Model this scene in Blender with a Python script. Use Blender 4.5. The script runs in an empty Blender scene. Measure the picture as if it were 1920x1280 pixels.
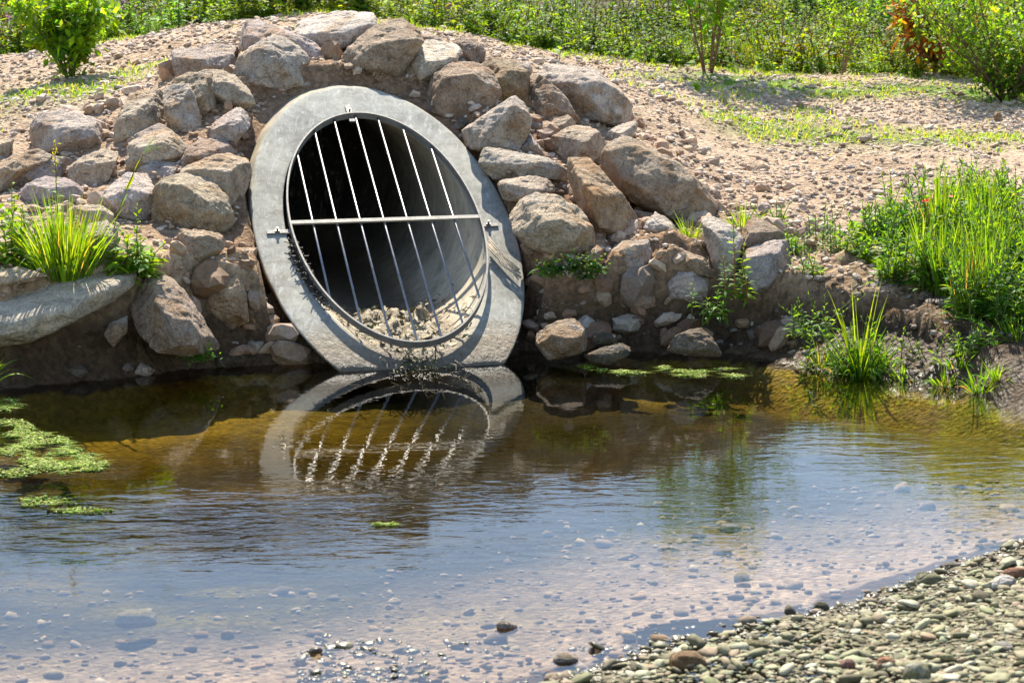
import bpy, bmesh, math, random
import numpy as np
from mathutils import Vector, Matrix, noise as mn
random.seed(7); rng = np.random.default_rng(7)
SC = bpy.context.scene; COL = SC.collection
sin, cos, pi = math.sin, math.cos, math.pi

# ---------------------------------------------------------------- camera
F, PH, H, ROLL = 3807.98, 0.167823, 2.0234, -0.0077788
cam = bpy.data.cameras.new('camera'); camo = bpy.data.objects.new('camera', cam); COL.objects.link(camo)
cam.sensor_fit = 'HORIZONTAL'; cam.sensor_width = 36.0; cam.lens = F / 1920 * 36.0
cam.clip_start = 0.05; cam.clip_end = 3000
camo.matrix_world = Matrix.Translation((0, 0, H)) @ Matrix.Rotation(pi/2 - PH, 4, 'X') @ Matrix.Rotation(ROLL, 4, 'Z')
SC.camera = camo
def ray(px, py):
    X, Y = px - 960, py - 640
    a = cos(ROLL)*X + sin(ROLL)*Y; b = -sin(ROLL)*X + cos(ROLL)*Y
    xc, yc = a/F, -b/F
    return np.array([xc, cos(PH) + yc*sin(PH), -sin(PH) + yc*cos(PH)])
def at(px, py, D):
    r = ray(px, py); p = r*(D/r[1]); p[2] += H; return p
def atz(px, py, z=0.0):
    r = ray(px, py); t = (z - H)/r[2]; p = r*t; p[2] += H; return p

# ---------------------------------------------------------------- mesh helpers
def link(o, parent=None):
    COL.objects.link(o)
    if parent is not None: o.parent = parent
    return o
def tag(o, label=None, cat=None, group=None, kind=None):
    if label: o['label'] = label
    if cat: o['category'] = cat
    if group: o['group'] = group
    if kind: o['kind'] = kind
    return o
def thing(name, label, cat, loc=(0, 0, 0), group=None):
    o = bpy.data.objects.new(name, None); o.empty_display_size = 0.1
    o.location = loc; COL.objects.link(o); o.matrix_world = Matrix.Translation(loc)
    return tag(o, label, cat, group)
class Geo:
    def __init__(s): s.v = []; s.f = []; s.c = []; s.n = 0
    def add(s, v, f, c=(.5, .5, .5)):
        v = np.asarray(v, float).reshape(-1, 3); c = np.asarray(c, float)
        if c.ndim == 1: c = np.tile(c, (len(v), 1))
        s.v.append(v); s.c.append(c)
        for a in (f if isinstance(f, list) else [f]):
            a = np.asarray(a, int)
            if len(a): s.f.append(a + s.n)
        s.n += len(v); return s
    def merge(s, g, M=None, off=(0, 0, 0), tint=None):
        v = np.concatenate(g.v); c = np.concatenate(g.c)
        if M is not None: v = v @ np.asarray(M).T
        if tint is not None: c = np.clip(c*np.asarray(tint), 0, 1)
        s.v.append(v + np.asarray(off)); s.c.append(c)
        for a in g.f: s.f.append(a + s.n)
        s.n += len(v)
    def mesh(s, name, mat, smooth=True, org=(0, 0, 0)):
        v = np.concatenate(s.v) - np.asarray(org); me = bpy.data.meshes.new(name)
        me.vertices.add(len(v)); me.vertices.foreach_set('co', v.astype(np.float32).ravel())
        nl = sum(a.size for a in s.f); npol = sum(len(a) for a in s.f)
        me.loops.add(nl); me.polygons.add(npol)
        me.loops.foreach_set('vertex_index', np.concatenate([a.ravel() for a in s.f]).astype(np.int32))
        tot = np.concatenate([np.full(len(a), a.shape[1]) for a in s.f])
        st = np.concatenate([[0], np.cumsum(tot)[:-1]])
        me.polygons.foreach_set('loop_start', st.astype(np.int32))
        me.polygons.foreach_set('use_smooth', np.full(npol, smooth, bool))
        me.update(calc_edges=True)
        at_ = me.attributes.new('col', 'FLOAT_COLOR', 'POINT')
        c = np.concatenate(s.c); c4 = np.ones((len(c), 4), np.float32); c4[:, :3] = c
        at_.data.foreach_set('color', c4.ravel())
        me.materials.append(mat); me.validate()
        return me
    def obj(s, name, mat, parent=None, smooth=True, org=None):
        loc = org if org is not None else (0, 0, 0)
        if parent is not None and org is None: org = np.array(parent.matrix_world.translation)
        elif org is None: org = (0, 0, 0)
        o = bpy.data.objects.new(name, s.mesh(name, mat, smooth, org))
        link(o, parent)
        if parent is None: o.location = loc
        return o
def norm(a): return a/np.maximum(1e-9, np.linalg.norm(a, axis=-1, keepdims=True))
def tube(g, pts, rad, n=8, c=(.5, .5, .5), cap=True):
    pts = np.asarray(pts, float); rad = np.broadcast_to(rad, len(pts))
    d = norm(np.gradient(pts, axis=0)); ref = np.array([0, 0, 1.]) if abs(d[0][2]) < .9 else np.array([1., 0, 0])
    a = norm(np.cross(d, ref)); b = np.cross(d, a)
    t = np.linspace(0, 2*pi, n, endpoint=False)
    v = pts[:, None] + rad[:, None, None]*(np.cos(t)[None, :, None]*a[:, None] + np.sin(t)[None, :, None]*b[:, None])
    m = len(pts); i = np.arange(m-1)[:, None]*n; j = np.arange(n)[None]; k = (j+1) % n
    q = np.stack([i+j, i+k, i+n+k, i+n+j], -1).reshape(-1, 4)
    fs = [q]
    if cap: fs += [np.arange(n)[None, ::-1], (np.arange(n) + (m-1)*n)[None]]
    g.add(v.reshape(-1, 3), fs, c)
def bar(g, a, b, w, h, up, c=(.5, .5, .5)):
    """rectangular bar from a to b, width w across, height h along up"""
    a, b = np.asarray(a, float), np.asarray(b, float); d = norm(b-a); s = norm(np.cross(d, up)); u = np.cross(s, d)
    v = [p + sx*s*w/2 + uy*u*h/2 for p in (a, b) for sx, uy in ((-1, -1), (1, -1), (1, 1), (-1, 1))]
    g.add(v, np.array([[3, 2, 1, 0], [4, 5, 6, 7], [0, 1, 5, 4], [1, 2, 6, 5], [2, 3, 7, 6], [3, 0, 4, 7]]), c)
def leaves(g, base, d, length, width, cols, nseg=2, droop=0.2, kind='leaf', up=None):
    """many leaves or blades at once: a strip along a bent midrib each"""
    base = np.asarray(base, float); N = len(base)
    if N == 0: return
    d = norm(np.asarray(d, float)); length = np.broadcast_to(length, N); width = np.broadcast_to(width, N); droop = np.broadcast_to(droop, N)
    if up is None: up = np.tile([0, 0, 1.], (N, 1)) + rng.normal(0, .35, (N, 3))
    s = norm(np.cross(d, up) + 1e-6)
    t = np.linspace(0, 1, nseg+1)
    if kind == 'leaf': w = np.sin(np.clip(t*1.0, 0, 1)**.8*pi)*.5 if nseg > 1 else np.array([.3, .3])
    else: w = .5*(1 - t**1.6)
    w = np.maximum(w, .03)
    P = base[:, None] + d[:, None]*(length[:, None]*t)[..., None]
    P[..., 2] -= (droop*length)[:, None]*t**2
    off = (width[:, None]*w)[..., None]*s[:, None]
    V = np.stack([P-off, P+off], 2).reshape(-1, 3)
    k = (np.arange(N)*2*(nseg+1))[:, None] + 2*np.arange(nseg)[None]
    q = np.stack([k, k+1, k+3, k+2], -1).reshape(-1, 4)
    g.add(V, q, np.repeat(np.asarray(cols, float), 2*(nseg+1), 0))
def pal(N, cols, jit=.18):
    cols = np.asarray(cols); c = cols[rng.integers(0, len(cols), N)]
    return np.clip(c*(1 + rng.normal(0, jit, (N, 1))) + rng.normal(0, .008, (N, 3)), .004, .9)
def sph(n):
    z = rng.uniform(-1, 1, n); a = rng.uniform(0, 2*pi, n); r = np.sqrt(1-z*z)
    return np.stack([r*np.cos(a), r*np.sin(a), z], 1)
def gnoise(x, y, s=1.0, seed=0):
    """cheap smooth 2-D value noise, vectorised, about -1..1"""
    x = np.asarray(x)*s + seed*17.3; y = np.asarray(y)*s + seed*31.7
    i = np.floor(x).astype(int); j = np.floor(y).astype(int); u = x-i; v = y-j
    u = u*u*(3-2*u); v = v*v*(3-2*v)
    def h(a, b):
        n = (a*374761393 + b*668265263 + seed*974711) & 0x7fffffff
        n = ((n ^ (n >> 13))*1274126177) & 0x7fffffff
        return ((n ^ (n >> 16)) & 0xffff)/32767.5 - 1
    return (h(i, j)*(1-u) + h(i+1, j)*u)*(1-v) + (h(i, j+1)*(1-u) + h(i+1, j+1)*u)*v
def fbm(x, y, s=1.0, seed=0, o=4):
    return sum(gnoise(x, y, s*2**k, seed+k)*.5**k for k in range(o))

# ---------------------------------------------------------------- materials
def mat(name):
    m = bpy.data.materials.new(name); m.use_nodes = True; nt = m.node_tree; nt.nodes.clear()
    out = nt.nodes.new('ShaderNodeOutputMaterial'); return m, nt, out
def nd(nt, t, **kw):
    n = nt.nodes.new(t)
    for k, v in kw.items():
        if k.startswith('i_'):
            key = k[2:]; key = int(key) if key.isdigit() else key.replace('_', ' ')
            n.inputs[key].default_value = v
        else: setattr(n, k, v)
    return n
def ramp(nt, src, stops):
    r = nt.nodes.new('ShaderNodeValToRGB'); e = r.color_ramp.elements
    while len(e) < len(stops): e.new(.5)
    for el, (p, c) in zip(e, stops): el.position = p; el.color = (*c, 1) if len(c) == 3 else c
    nt.links.new(src, r.inputs[0]); return r.outputs[0]
def mix(nt, fac, a, b, mode='MIX'):
    m = nt.nodes.new('ShaderNodeMix'); m.data_type = 'RGBA'; m.blend_type = mode
    for s, v in ((m.inputs[0], fac), (m.inputs[6], a), (m.inputs[7], b)):
        if hasattr(v, 'links'): nt.links.new(v, s)
        elif isinstance(v, (int, float)): s.default_value = v
        else: s.default_value = (*v, 1)
    return m.outputs[2]
def math_(nt, op, a, b=0.0, clamp=False):
    m = nt.nodes.new('ShaderNodeMath'); m.operation = op; m.use_clamp = clamp
    for s, v in ((m.inputs[0], a), (m.inputs[1], b)):
        if hasattr(v, 'links'): nt.links.new(v, s)
        else: s.default_value = v
    return m.outputs[0]
def mrange(nt, v, a, b, c=0.0, d=1.0):
    m = nt.nodes.new('ShaderNodeMapRange'); m.clamp = True
    nt.links.new(v, m.inputs[0])
    for i, x in zip((1, 2, 3, 4), (a, b, c, d)): m.inputs[i].default_value = x
    return m.outputs[0]
def nz(nt, vec, scale, detail=6, rough=.6, dist=0.0):
    n = nd(nt, 'ShaderNodeTexNoise'); n.inputs['Scale'].default_value = scale; n.inputs['Detail'].default_value = detail
    n.inputs['Roughness'].default_value = rough; n.inputs['Distortion'].default_value = dist
    nt.links.new(vec, n.inputs['Vector']); return n.outputs['Fac']
def bump(nt, h, strength, dist, nrm=None):
    b = nd(nt, 'ShaderNodeBump'); b.inputs['Strength'].default_value = strength; b.inputs['Distance'].default_value = dist
    nt.links.new(h, b.inputs['Height'])
    if nrm is not None: nt.links.new(nrm, b.inputs['Normal'])
    return b.outputs['Normal']
def principled(nt, out, col, rough=.8, normal=None, spec=.3, metal=0.0):
    p = nd(nt, 'ShaderNodeBsdfPrincipled')
    for k, v in (('Base Color', col), ('Roughness', rough), ('Specular IOR Level', spec), ('Metallic', metal)):
        s = p.inputs[k]
        if hasattr(v, 'links'): nt.links.new(v, s)
        elif isinstance(v, (int, float)): s.default_value = v
        else: s.default_value = (*v, 1)
    if normal is not None: nt.links.new(normal, p.inputs['Normal'])
    nt.links.new(p.outputs[0], out.inputs[0]); return p
def objvec(nt, rnd=True):
    tc = nd(nt, 'ShaderNodeTexCoord')
    if not rnd: return tc.outputs['Object']
    oi = nd(nt, 'ShaderNodeObjectInfo'); a = nd(nt, 'ShaderNodeVectorMath', operation='ADD')
    sc = nd(nt, 'ShaderNodeVectorMath', operation='SCALE'); sc.inputs['Scale'].default_value = 37.0
    cb = nd(nt, 'ShaderNodeCombineXYZ')
    for i in range(3): nt.links.new(oi.outputs['Random'], cb.inputs[i])
    nt.links.new(cb.outputs[0], sc.inputs[0]); nt.links.new(tc.outputs['Object'], a.inputs[0]); nt.links.new(sc.outputs[0], a.inputs[1])
    return a.outputs[0]

def m_rock():
    m, nt, out = mat('granite'); v = objvec(nt); L = nt.links
    oi = nd(nt, 'ShaderNodeObjectInfo'); base = oi.outputs['Color']
    big = nz(nt, v, 3.2, 5, .62, .6); mid = nz(nt, v, 11, 7, .7, .3); fine = nz(nt, v, 75, 4, .75)
    c = mix(nt, 1.0, base, ramp(nt, mid, [(.26, (.42, .38, .35)), (.5, (1, 1, 1)), (.74, (1.45, 1.42, 1.38))]), 'MULTIPLY')
    # rusty and pale patches of the stone itself
    c = mix(nt, ramp(nt, big, [(.5, (0, 0, 0)), (.64, (.85,)*3)]), c, mix(nt, 1.0, c, (.80, .63, .44), 'MULTIPLY'))
    pale = nz(nt, v, 5.5, 6, .7, 1.0)
    c = mix(nt, ramp(nt, pale, [(.56, (0, 0, 0)), (.72, (.6,)*3)]), c, (.5, .46, .42))
    c = mix(nt, 1.0, c, ramp(nt, fine, [(.3, (.5,)*3), (.5, (1,)*3), (.72, (1.4,)*3)]), 'MULTIPLY')
    # quartz specks
    vo = nd(nt, 'ShaderNodeTexVoronoi'); vo.inputs['Scale'].default_value = 120; L.new(v, vo.inputs['Vector'])
    hs = math_(nt, 'ADD', math_(nt, 'MULTIPLY', mid, .7), math_(nt, 'MULTIPLY', fine, .22))
    vc = nd(nt, 'ShaderNodeTexVoronoi', feature='DISTANCE_TO_EDGE'); vc.inputs['Scale'].default_value = 3.0
    wv = nd(nt, 'ShaderNodeVectorMath', operation='ADD'); L.new(v, wv.inputs[0])
    wn = nd(nt, 'ShaderNodeTexNoise'); wn.inputs['Scale'].default_value = 4.0; L.new(v, wn.inputs['Vector']); L.new(wn.outputs['Color'], wv.inputs[1]); L.new(wv.outputs[0], vc.inputs['Vector'])
    crack = mrange(nt, vc.outputs['Distance'], 0.0, .03, 0, 1)
    hs = math_(nt, 'ADD', hs, math_(nt, 'MULTIPLY', crack, .12))
    n = bump(nt, hs, 1.0, .075)
    principled(nt, out, c, .86, n, .25); return m
def m_concrete():
    m, nt, out = mat('concrete'); v = objvec(nt, False); L = nt.links
    geo = nd(nt, 'ShaderNodeNewGeometry'); sx = nd(nt, 'ShaderNodeSeparateXYZ'); L.new(geo.outputs['Position'], sx.inputs[0])
    at_ = nd(nt, 'ShaderNodeAttribute', attribute_name='col')
    a = nz(nt, v, 2.2, 6, .6, .8); b = nz(nt, v, 14, 6, .7, .5); f = nz(nt, v, 120, 3, .7)
    st = nd(nt, 'ShaderNodeMapping'); st.inputs['Scale'].default_value = (9, 2.0, 2.0); st.inputs['Rotation'].default_value = (0, .3, .5); L.new(v, st.inputs[0])
    sc = nz(nt, st.outputs[0], 3.0, 7, .75, 2.0)
    c = mix(nt, 1.0, at_.outputs['Color'], ramp(nt, a, [(.3, (.60, .61, .61)), (.5, (.95, .95, .95)), (.72, (1.25, 1.24, 1.19))]), 'MULTIPLY')
    c = mix(nt, 1.0, c, ramp(nt, b, [(.3, (.72,)*3), (.5, (1,)*3), (.7, (1.2,)*3)]), 'MULTIPLY')
    c = mix(nt, ramp(nt, sc, [(.54, (0, 0, 0)), (.66, (.62,)*3)]), c, (.55, .54, .50))
    dk = nz(nt, v, 4.5, 7, .72, 1.4)
    c = mix(nt, ramp(nt, dk, [(.55, (0, 0, 0)), (.68, (.6,)*3)]), c, mix(nt, 1.0, c, (.58, .54, .47), 'MULTIPLY'))
    c = mix(nt, ramp(nt, nz(nt, v, 38, 3, .6), [(.64, (0, 0, 0)), (.72, (.55,)*3)]), c, mix(nt, 1.0, c, (.45, .42, .38), 'MULTIPLY'))
    # splash zone above the water: wet, silty, rough
    zz = math_(nt, 'ADD', sx.outputs['Z'], math_(nt, 'MULTIPLY', math_(nt, 'SUBTRACT', b, .5), .12))
    wet = mrange(nt, zz, .05, .13, 1, 0)
    tide = mrange(nt, zz, .10, .22, 1, 0)
    c = mix(nt, math_(nt, 'MULTIPLY', tide, .8), c, mix(nt, b, (.30, .23, .15), (.42, .34, .24)))
    c = mix(nt, math_(nt, 'MULTIPLY', wet, .8), c, mix(nt, b, (.05, .04, .028), (.27, .22, .16)))
    r = nd(nt, 'ShaderNodeMapRange'); L.new(wet, r.inputs[0]); r.inputs[3].default_value = .88; r.inputs[4].default_value = .42
    n1 = bump(nt, math_(nt, 'ADD', math_(nt, 'MULTIPLY', b, .6), math_(nt, 'MULTIPLY', f, .25)), .35, .012)
    bb = nd(nt, 'ShaderNodeBump'); bb.inputs['Distance'].default_value = .06
    L.new(math_(nt, 'MULTIPLY', tide, .9), bb.inputs['Strength']); L.new(nz(nt, v, 26, 5, .7, .4), bb.inputs['Height']); L.new(n1, bb.inputs['Normal'])
    principled(nt, out, c, r.outputs[0], bb.outputs[0], .15); return m
def m_steel(name='galvanised_steel', metal=.85, rough=(.3, .48)):
    m, nt, out = mat(name); v = objvec(nt, False)
    a = nz(nt, v, 18, 5, .6); b = nz(nt, v, 90, 3, .6)
    at_ = nd(nt, 'ShaderNodeAttribute', attribute_name='col')
    c = mix(nt, 1.0, at_.outputs['Color'], ramp(nt, a, [(.3, (.7, .68, .65)), (.6, (1.05,)*3)]), 'MULTIPLY')
    c = mix(nt, ramp(nt, a, [(.6, (0, 0, 0)), (.72, (.45,)*3)]), c, (.22, .15, .09))
    principled(nt, out, c, mrange(nt, b, .3, .7, *rough), bump(nt, b, .15, .003), .3, metal); return m
def m_vert(name, rough=.9, bscale=40, bstr=.4, bd=.02, spec=.2, spread=(.6, 1.35)):
    m, nt, out = mat(name); v = objvec(nt, False)
    at_ = nd(nt, 'ShaderNodeAttribute', attribute_name='col')
    b = nz(nt, v, bscale, 5, .7)
    c = mix(nt, 1.0, at_.outputs['Color'], ramp(nt, b, [(.3, (spread[0],)*3), (.7, (spread[1],)*3)]), 'MULTIPLY')
    principled(nt, out, c, rough, bump(nt, b, bstr, bd), spec); return m
def m_leaf():
    m, nt, out = mat('leaf'); L = nt.links
    at_ = nd(nt, 'ShaderNodeAttribute', attribute_name='col'); v = objvec(nt, False)
    c = mix(nt, 1.0, at_.outputs['Color'], ramp(nt, nz(nt, v, 30, 3, .6), [(.3, (1.0, .95, .9)), (.7, (1.7, 1.6, 1.4))]), 'MULTIPLY')
    p = nd(nt, 'ShaderNodeBsdfPrincipled'); L.new(c, p.inputs['Base Color']); p.inputs['Roughness'].default_value = .55; p.inputs['Specular IOR Level'].default_value = .16
    tr = nd(nt, 'ShaderNodeBsdfTranslucent'); L.new(mix(nt, 1.0, c, (2.3, 1.75, .6), 'MULTIPLY'), tr.inputs['Color'])
    ms = nd(nt, 'ShaderNodeMixShader'); ms.inputs[0].default_value = .5
    L.new(p.outputs[0], ms.inputs[1]); L.new(tr.outputs[0], ms.inputs[2]); L.new(ms.outputs[0], out.inputs[0]); return m
def m_ground():
    m, nt, out = mat('ground'); L = nt.links; v = objvec(nt, False)
    at_ = nd(nt, 'ShaderNodeAttribute', attribute_name='col'); wt = nd(nt, 'ShaderNodeAttribute', attribute_name='wet')
    wet = wt.outputs['Fac']
    a = nz(nt, v, 2.4, 6, .65, .4); b = nz(nt, v, 17, 7, .72, .3); f = nz(nt, v, 60, 4, .7)
    vo = nd(nt, 'ShaderNodeTexVoronoi'); vo.inputs['Scale'].default_value = 34; L.new(v, vo.inputs['Vector'])
    c = mix(nt, 1.0, at_.outputs['Color'], ramp(nt, a, [(.3, (.78, .76, .74)), (.7, (1.2, 1.2, 1.2))]), 'MULTIPLY')
    c = mix(nt, 1.0, c, ramp(nt, b, [(.28, (.55, .52, .5)), (.5, (1, 1, 1)), (.74, (1.4, 1.38, 1.35))]), 'MULTIPLY')
    peb = mix(nt, .8, (1, 1, 1), vo.outputs['Color'], 'MULTIPLY')
    gr = nd(nt, 'ShaderNodeRGBToBW'); L.new(peb, gr.inputs[0])
    c = mix(nt, 1.0, c, ramp(nt, gr.outputs[0], [(.2, (.7, .68, .66)), (.8, (1.25, 1.22, 1.2))]), 'MULTIPLY')
    hgt = math_(nt, 'ADD', math_(nt, 'MULTIPLY', b, .6), math_(nt, 'ADD', math_(nt, 'MULTIPLY', f, .25), math_(nt, 'MULTIPLY', vo.outputs['Distance'], -.35)))
    n = bump(nt, hgt, 1.0, .07)
    principled(nt, out, c, mrange(nt, wet, 0, 1, .93, .30), n, mrange(nt, wet, 0, 1, .12, .16)); return m
def m_island(name, stops, rough=.8, wetz=None):
    """stones of a loose mass: one stone, one colour"""
    m, nt, out = mat(name); L = nt.links; v = objvec(nt, False)
    g = nd(nt, 'ShaderNodeNewGeometry'); at_ = nd(nt, 'ShaderNodeAttribute', attribute_name='col')
    c = ramp(nt, g.outputs['Random Per Island'], stops)
    c = mix(nt, 1.0, c, at_.outputs['Color'], 'MULTIPLY')
    b = nz(nt, v, 45, 5, .7)
    c = mix(nt, 1.0, c, ramp(nt, b, [(.3, (.65,)*3), (.7, (1.3,)*3)]), 'MULTIPLY')
    r = rough
    if wetz is not None:
        sx = nd(nt, 'ShaderNodeSeparateXYZ'); L.new(g.outputs['Position'], sx.inputs[0])
        wet = mrange(nt, math_(nt, 'ADD', sx.outputs['Z'], math_(nt, 'MULTIPLY', math_(nt, 'SUBTRACT', nz(nt, v, 6, 3), .5), .03)), wetz, wetz+.015, 1, 0)
        c = mix(nt, wet, c, mix(nt, 1.0, c, (.5, .44, .36), 'MULTIPLY')); r = mrange(nt, wet, 0, 1, rough, .34)
    principled(nt, out, c, r, bump(nt, b, .3, .01), .35); return m
def m_water():
    m, nt, out = mat('stream_water'); L = nt.links
    g = nd(nt, 'ShaderNodeNewGeometry'); P = g.outputs['Position']
    def wav(sx, sy, sc, det, rot=0.0, dist=.6):
        mp = nd(nt, 'ShaderNodeMapping'); mp.inputs['Scale'].default_value = (sx, sy, 1); mp.inputs['Rotation'].default_value = (0, 0, rot); L.new(P, mp.inputs[0])
        return nz(nt, mp.outputs[0], sc, det, .5, dist)
    rip = wav(.5, 1.35, 9.0, 2, .05); rip2 = wav(.6, 1.25, 24, 2, -.12); swell = wav(.6, 1.0, 1.6, 2)
    zone = nd(nt, 'ShaderNodeAttribute', attribute_name='col'); sp = nd(nt, 'ShaderNodeSeparateColor'); L.new(zone.outputs['Color'], sp.inputs[0])
    patch = mrange(nt, nz(nt, P, 1.3, 3, .55, .5), .35, .65, .45, 1.25)
    amp = math_(nt, 'MULTIPLY', sp.outputs[0], patch)
    h = math_(nt, 'ADD', math_(nt, 'MULTIPLY', rip, .62), math_(nt, 'ADD', math_(nt, 'MULTIPLY', rip2, .16), math_(nt, 'MULTIPLY', swell, .5)))
    b = nd(nt, 'ShaderNodeBump'); b.inputs['Distance'].default_value = .0264; L.new(amp, b.inputs['Strength']); L.new(h, b.inputs['Height'])
    fr = nd(nt, 'ShaderNodeFresnel'); fr.inputs['IOR'].default_value = 1.333; L.new(b.outputs[0], fr.inputs['Normal'])
    gl = nd(nt, 'ShaderNodeBsdfGlossy'); gl.inputs['Roughness'].default_value = .012; L.new(b.outputs[0], gl.inputs['Normal'])
    tr = nd(nt, 'ShaderNodeBsdfTransparent'); L.new(mix(nt, sp.outputs[1], (.94, .93, .88), (.62, .54, .28)), tr.inputs['Color'])
    ms = nd(nt, 'ShaderNodeMixShader'); L.new(fr.outputs[0], ms.inputs[0]); L.new(tr.outputs[0], ms.inputs[1]); L.new(gl.outputs[0], ms.inputs[2])
    L.new(ms.outputs[0], out.inputs[0]); return m
ROCK = m_rock(); CONC = m_concrete(); STEEL = m_steel(); DULL = m_steel('weathered_steel', .15, (.6, .75)); LEAF = m_leaf(); GROUND = m_ground(); WATER = m_water()
WOOD = m_vert('bark', .9, 40, .5, .01); MUD = m_vert('silt', .55, 30, .9, .04, .4); STEM = m_vert('stem', .7, 60, .2, .005)
GRAVEL = m_island('bank_gravel', [(0, (.26, .165, .105)), (.3, (.47, .33, .22)), (.55, (.56, .41, .285)), (.75, (.43, .355, .285)), (1, (.66, .52, .40))])
BEDSTONE = m_island('bed_stone', [(0, (.15, .11, .07)), (.4, (.25, .185, .13)), (.75, (.33, .25, .18)), (1, (.46, .37, .28))], .97)
PEBBLE = m_island('shore_pebble', [(0, (.08, .062, .03)), (.25, (.18, .16, .08)), (.5, (.26, .24, .125)), (.68, (.27, .19, .115)), (.82, (.31, .295, .175)), (1, (.44, .39, .28))], .8, .016)
# ---------------------------------------------------------------- terrain
# pipe frame (axis runs level into the bank, the end is cut on a 1-in-2 slope)
TH, SL, PR, PRO = 0.2232714, 0.4817536, 0.6, 0.796
PC = np.array([-0.764729, 12.265962, 0.646216])
PU = np.array([cos(TH), sin(TH), 0]); PV = np.array([sin(TH)*cos(SL), -cos(TH)*cos(SL), -sin(SL)]); PN = np.cross(PU, PV); PN *= np.sign(PN[2])
AX = np.array([sin(TH), -cos(TH), 0])
def in_pipe(P, r):
    rel = P - PC; a = rel @ AX; q = rel - a[..., None]*AX
    return (np.linalg.norm(q, axis=-1) < r) & (a > -4.9)

CTRL = [(-250,520,10.7),(-250,300,13.5),(-250,150,17.5),(-250,100,22),
 (0,520,10.75),(0,400,12.1),(0,300,13.3),(0,210,14.6),(0,150,17),(0,100,22),
 (150,500,10.9),(150,400,12.0),(150,330,12.9),(150,230,14.0),(150,160,16),(150,92,21),
 (300,440,11.5),(300,330,12.6),(300,240,13.4),(300,160,14.6),(300,100,17),(300,60,22),
 (440,450,11.9),(440,330,12.5),(440,240,13.0),(470,160,13.6),(480,90,14.7),(470,48,18),(480,32,23),
 (650,138,13.9),(640,100,14.4),(640,66,15.1),(640,44,18),(640,30,23),
 (830,170,13.9),(880,120,15),(900,95,19),(900,80,24),(900,250,13.3),(960,330,12.7),(990,420,12.1),(1000,480,11.7),
 (1080,210,14.6),(1080,140,18),(1080,105,24),(1080,320,13.2),(1080,400,12.5),(1080,490,11.7),
 (1200,180,16.3),(1200,250,14.7),(1200,330,13.6),(1200,400,12.8),(1200,490,11.8),(1200,122,22),
 (1400,480,11.9),(1400,400,13.0),(1400,330,14.4),(1400,260,16.2),(1400,200,18.5),(1400,145,21.5),(1400,118,25),
 (1600,540,11.5),(1600,470,12.1),(1600,400,13.1),(1600,330,14.4),(1600,250,16.5),(1600,155,21),(1600,132,24),
 (1850,600,10.9),(1850,540,11.4),(1850,450,12.2),(1850,380,13.3),(1850,280,15.8),(1850,165,21),(1850,140,24),
 (2200,620,10.8),(2200,540,11.4),(2200,380,13.4),(2200,165,21)]
cp = np.array([at(*c) for c in CTRL])
xtra = np.array([(-14,32,2.15),(-7,32,2.2),(0,32,2.15),(7,32,2.0),(14,32,1.9),(-14,12,.9),(-14,20,1.4),(14,12,.6),(14,20,1.15),(-10,60,3.6),(10,60,3.5),(0,45,2.9)])
cp = np.vstack([cp, xtra])
def tps(P, Q):
    r2 = ((P[:, None, :2] - Q[None, :, :2])**2).sum(-1); return np.where(r2 > 0, .5*r2*np.log(np.maximum(r2, 1e-12)), 0)
n_ = len(cp); A = np.zeros((n_+3, n_+3)); A[:n_, :n_] = tps(cp, cp) + np.eye(n_)*.05
A[:n_, n_] = 1; A[:n_, n_+1:] = cp[:, :2]; A[n_:, :n_] = A[:n_, n_:].T
W_ = np.linalg.solve(A, np.concatenate([cp[:, 2], [0, 0, 0]]))
def upper(x, y):
    """bank and mound height where they are not cut by the stream"""
    x = np.asarray(x, float); y = np.asarray(y, float); sh = x.shape
    xc = np.clip(x, -14, 14).ravel(); yc = np.clip(y, 10.3, 60).ravel(); out = np.empty(len(xc))
    for i in range(0, len(xc), 40000):
        P = np.stack([xc[i:i+40000], yc[i:i+40000]], 1)
        out[i:i+40000] = tps(P, cp) @ W_[:n_] + W_[n_] + P @ W_[n_+1:]
    return out.reshape(sh)
def line(pts, z=0.0):
    w = np.array([atz(a, b, z) for a, b in pts]); o = np.argsort(w[:, 0]); return w[o, 0], w[o, 1]
EX, EY = line([(-900, 745), (-100, 737), (0, 733), (200, 716), (330, 700), (450, 690), (600, 684), (1000, 668), (1130, 668), (1350, 664), (1500, 688), (1650, 712), (1800, 738), (1930, 768), (2300, 800)])
LX = np.array([at(p, 600, 11)[0] for p in (-900, 0, 450, 1000, 1330, 1480, 1560, 1700, 1800, 1950, 2300)])
LD = np.array([.10, .10, .12, .10, .16, .50, .62, .66, .55, .4, .4])     # width of the mud slope below the bank's cut
KM = np.array([.8, .8, .8, .7, .5, .33, .33, .34, .36, .4, .4])
NX, NY = line([(2600, 930), (1930, 1018), (1720, 1088), (1530, 1148), (1210, 1202), (1110, 1256), (990, 1296), (700, 1345), (0, 1420), (-900, 1480)])
def bank_edge(x): return np.interp(x, EX, EY)
def shore(x): return np.interp(x, NX, NY)
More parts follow.
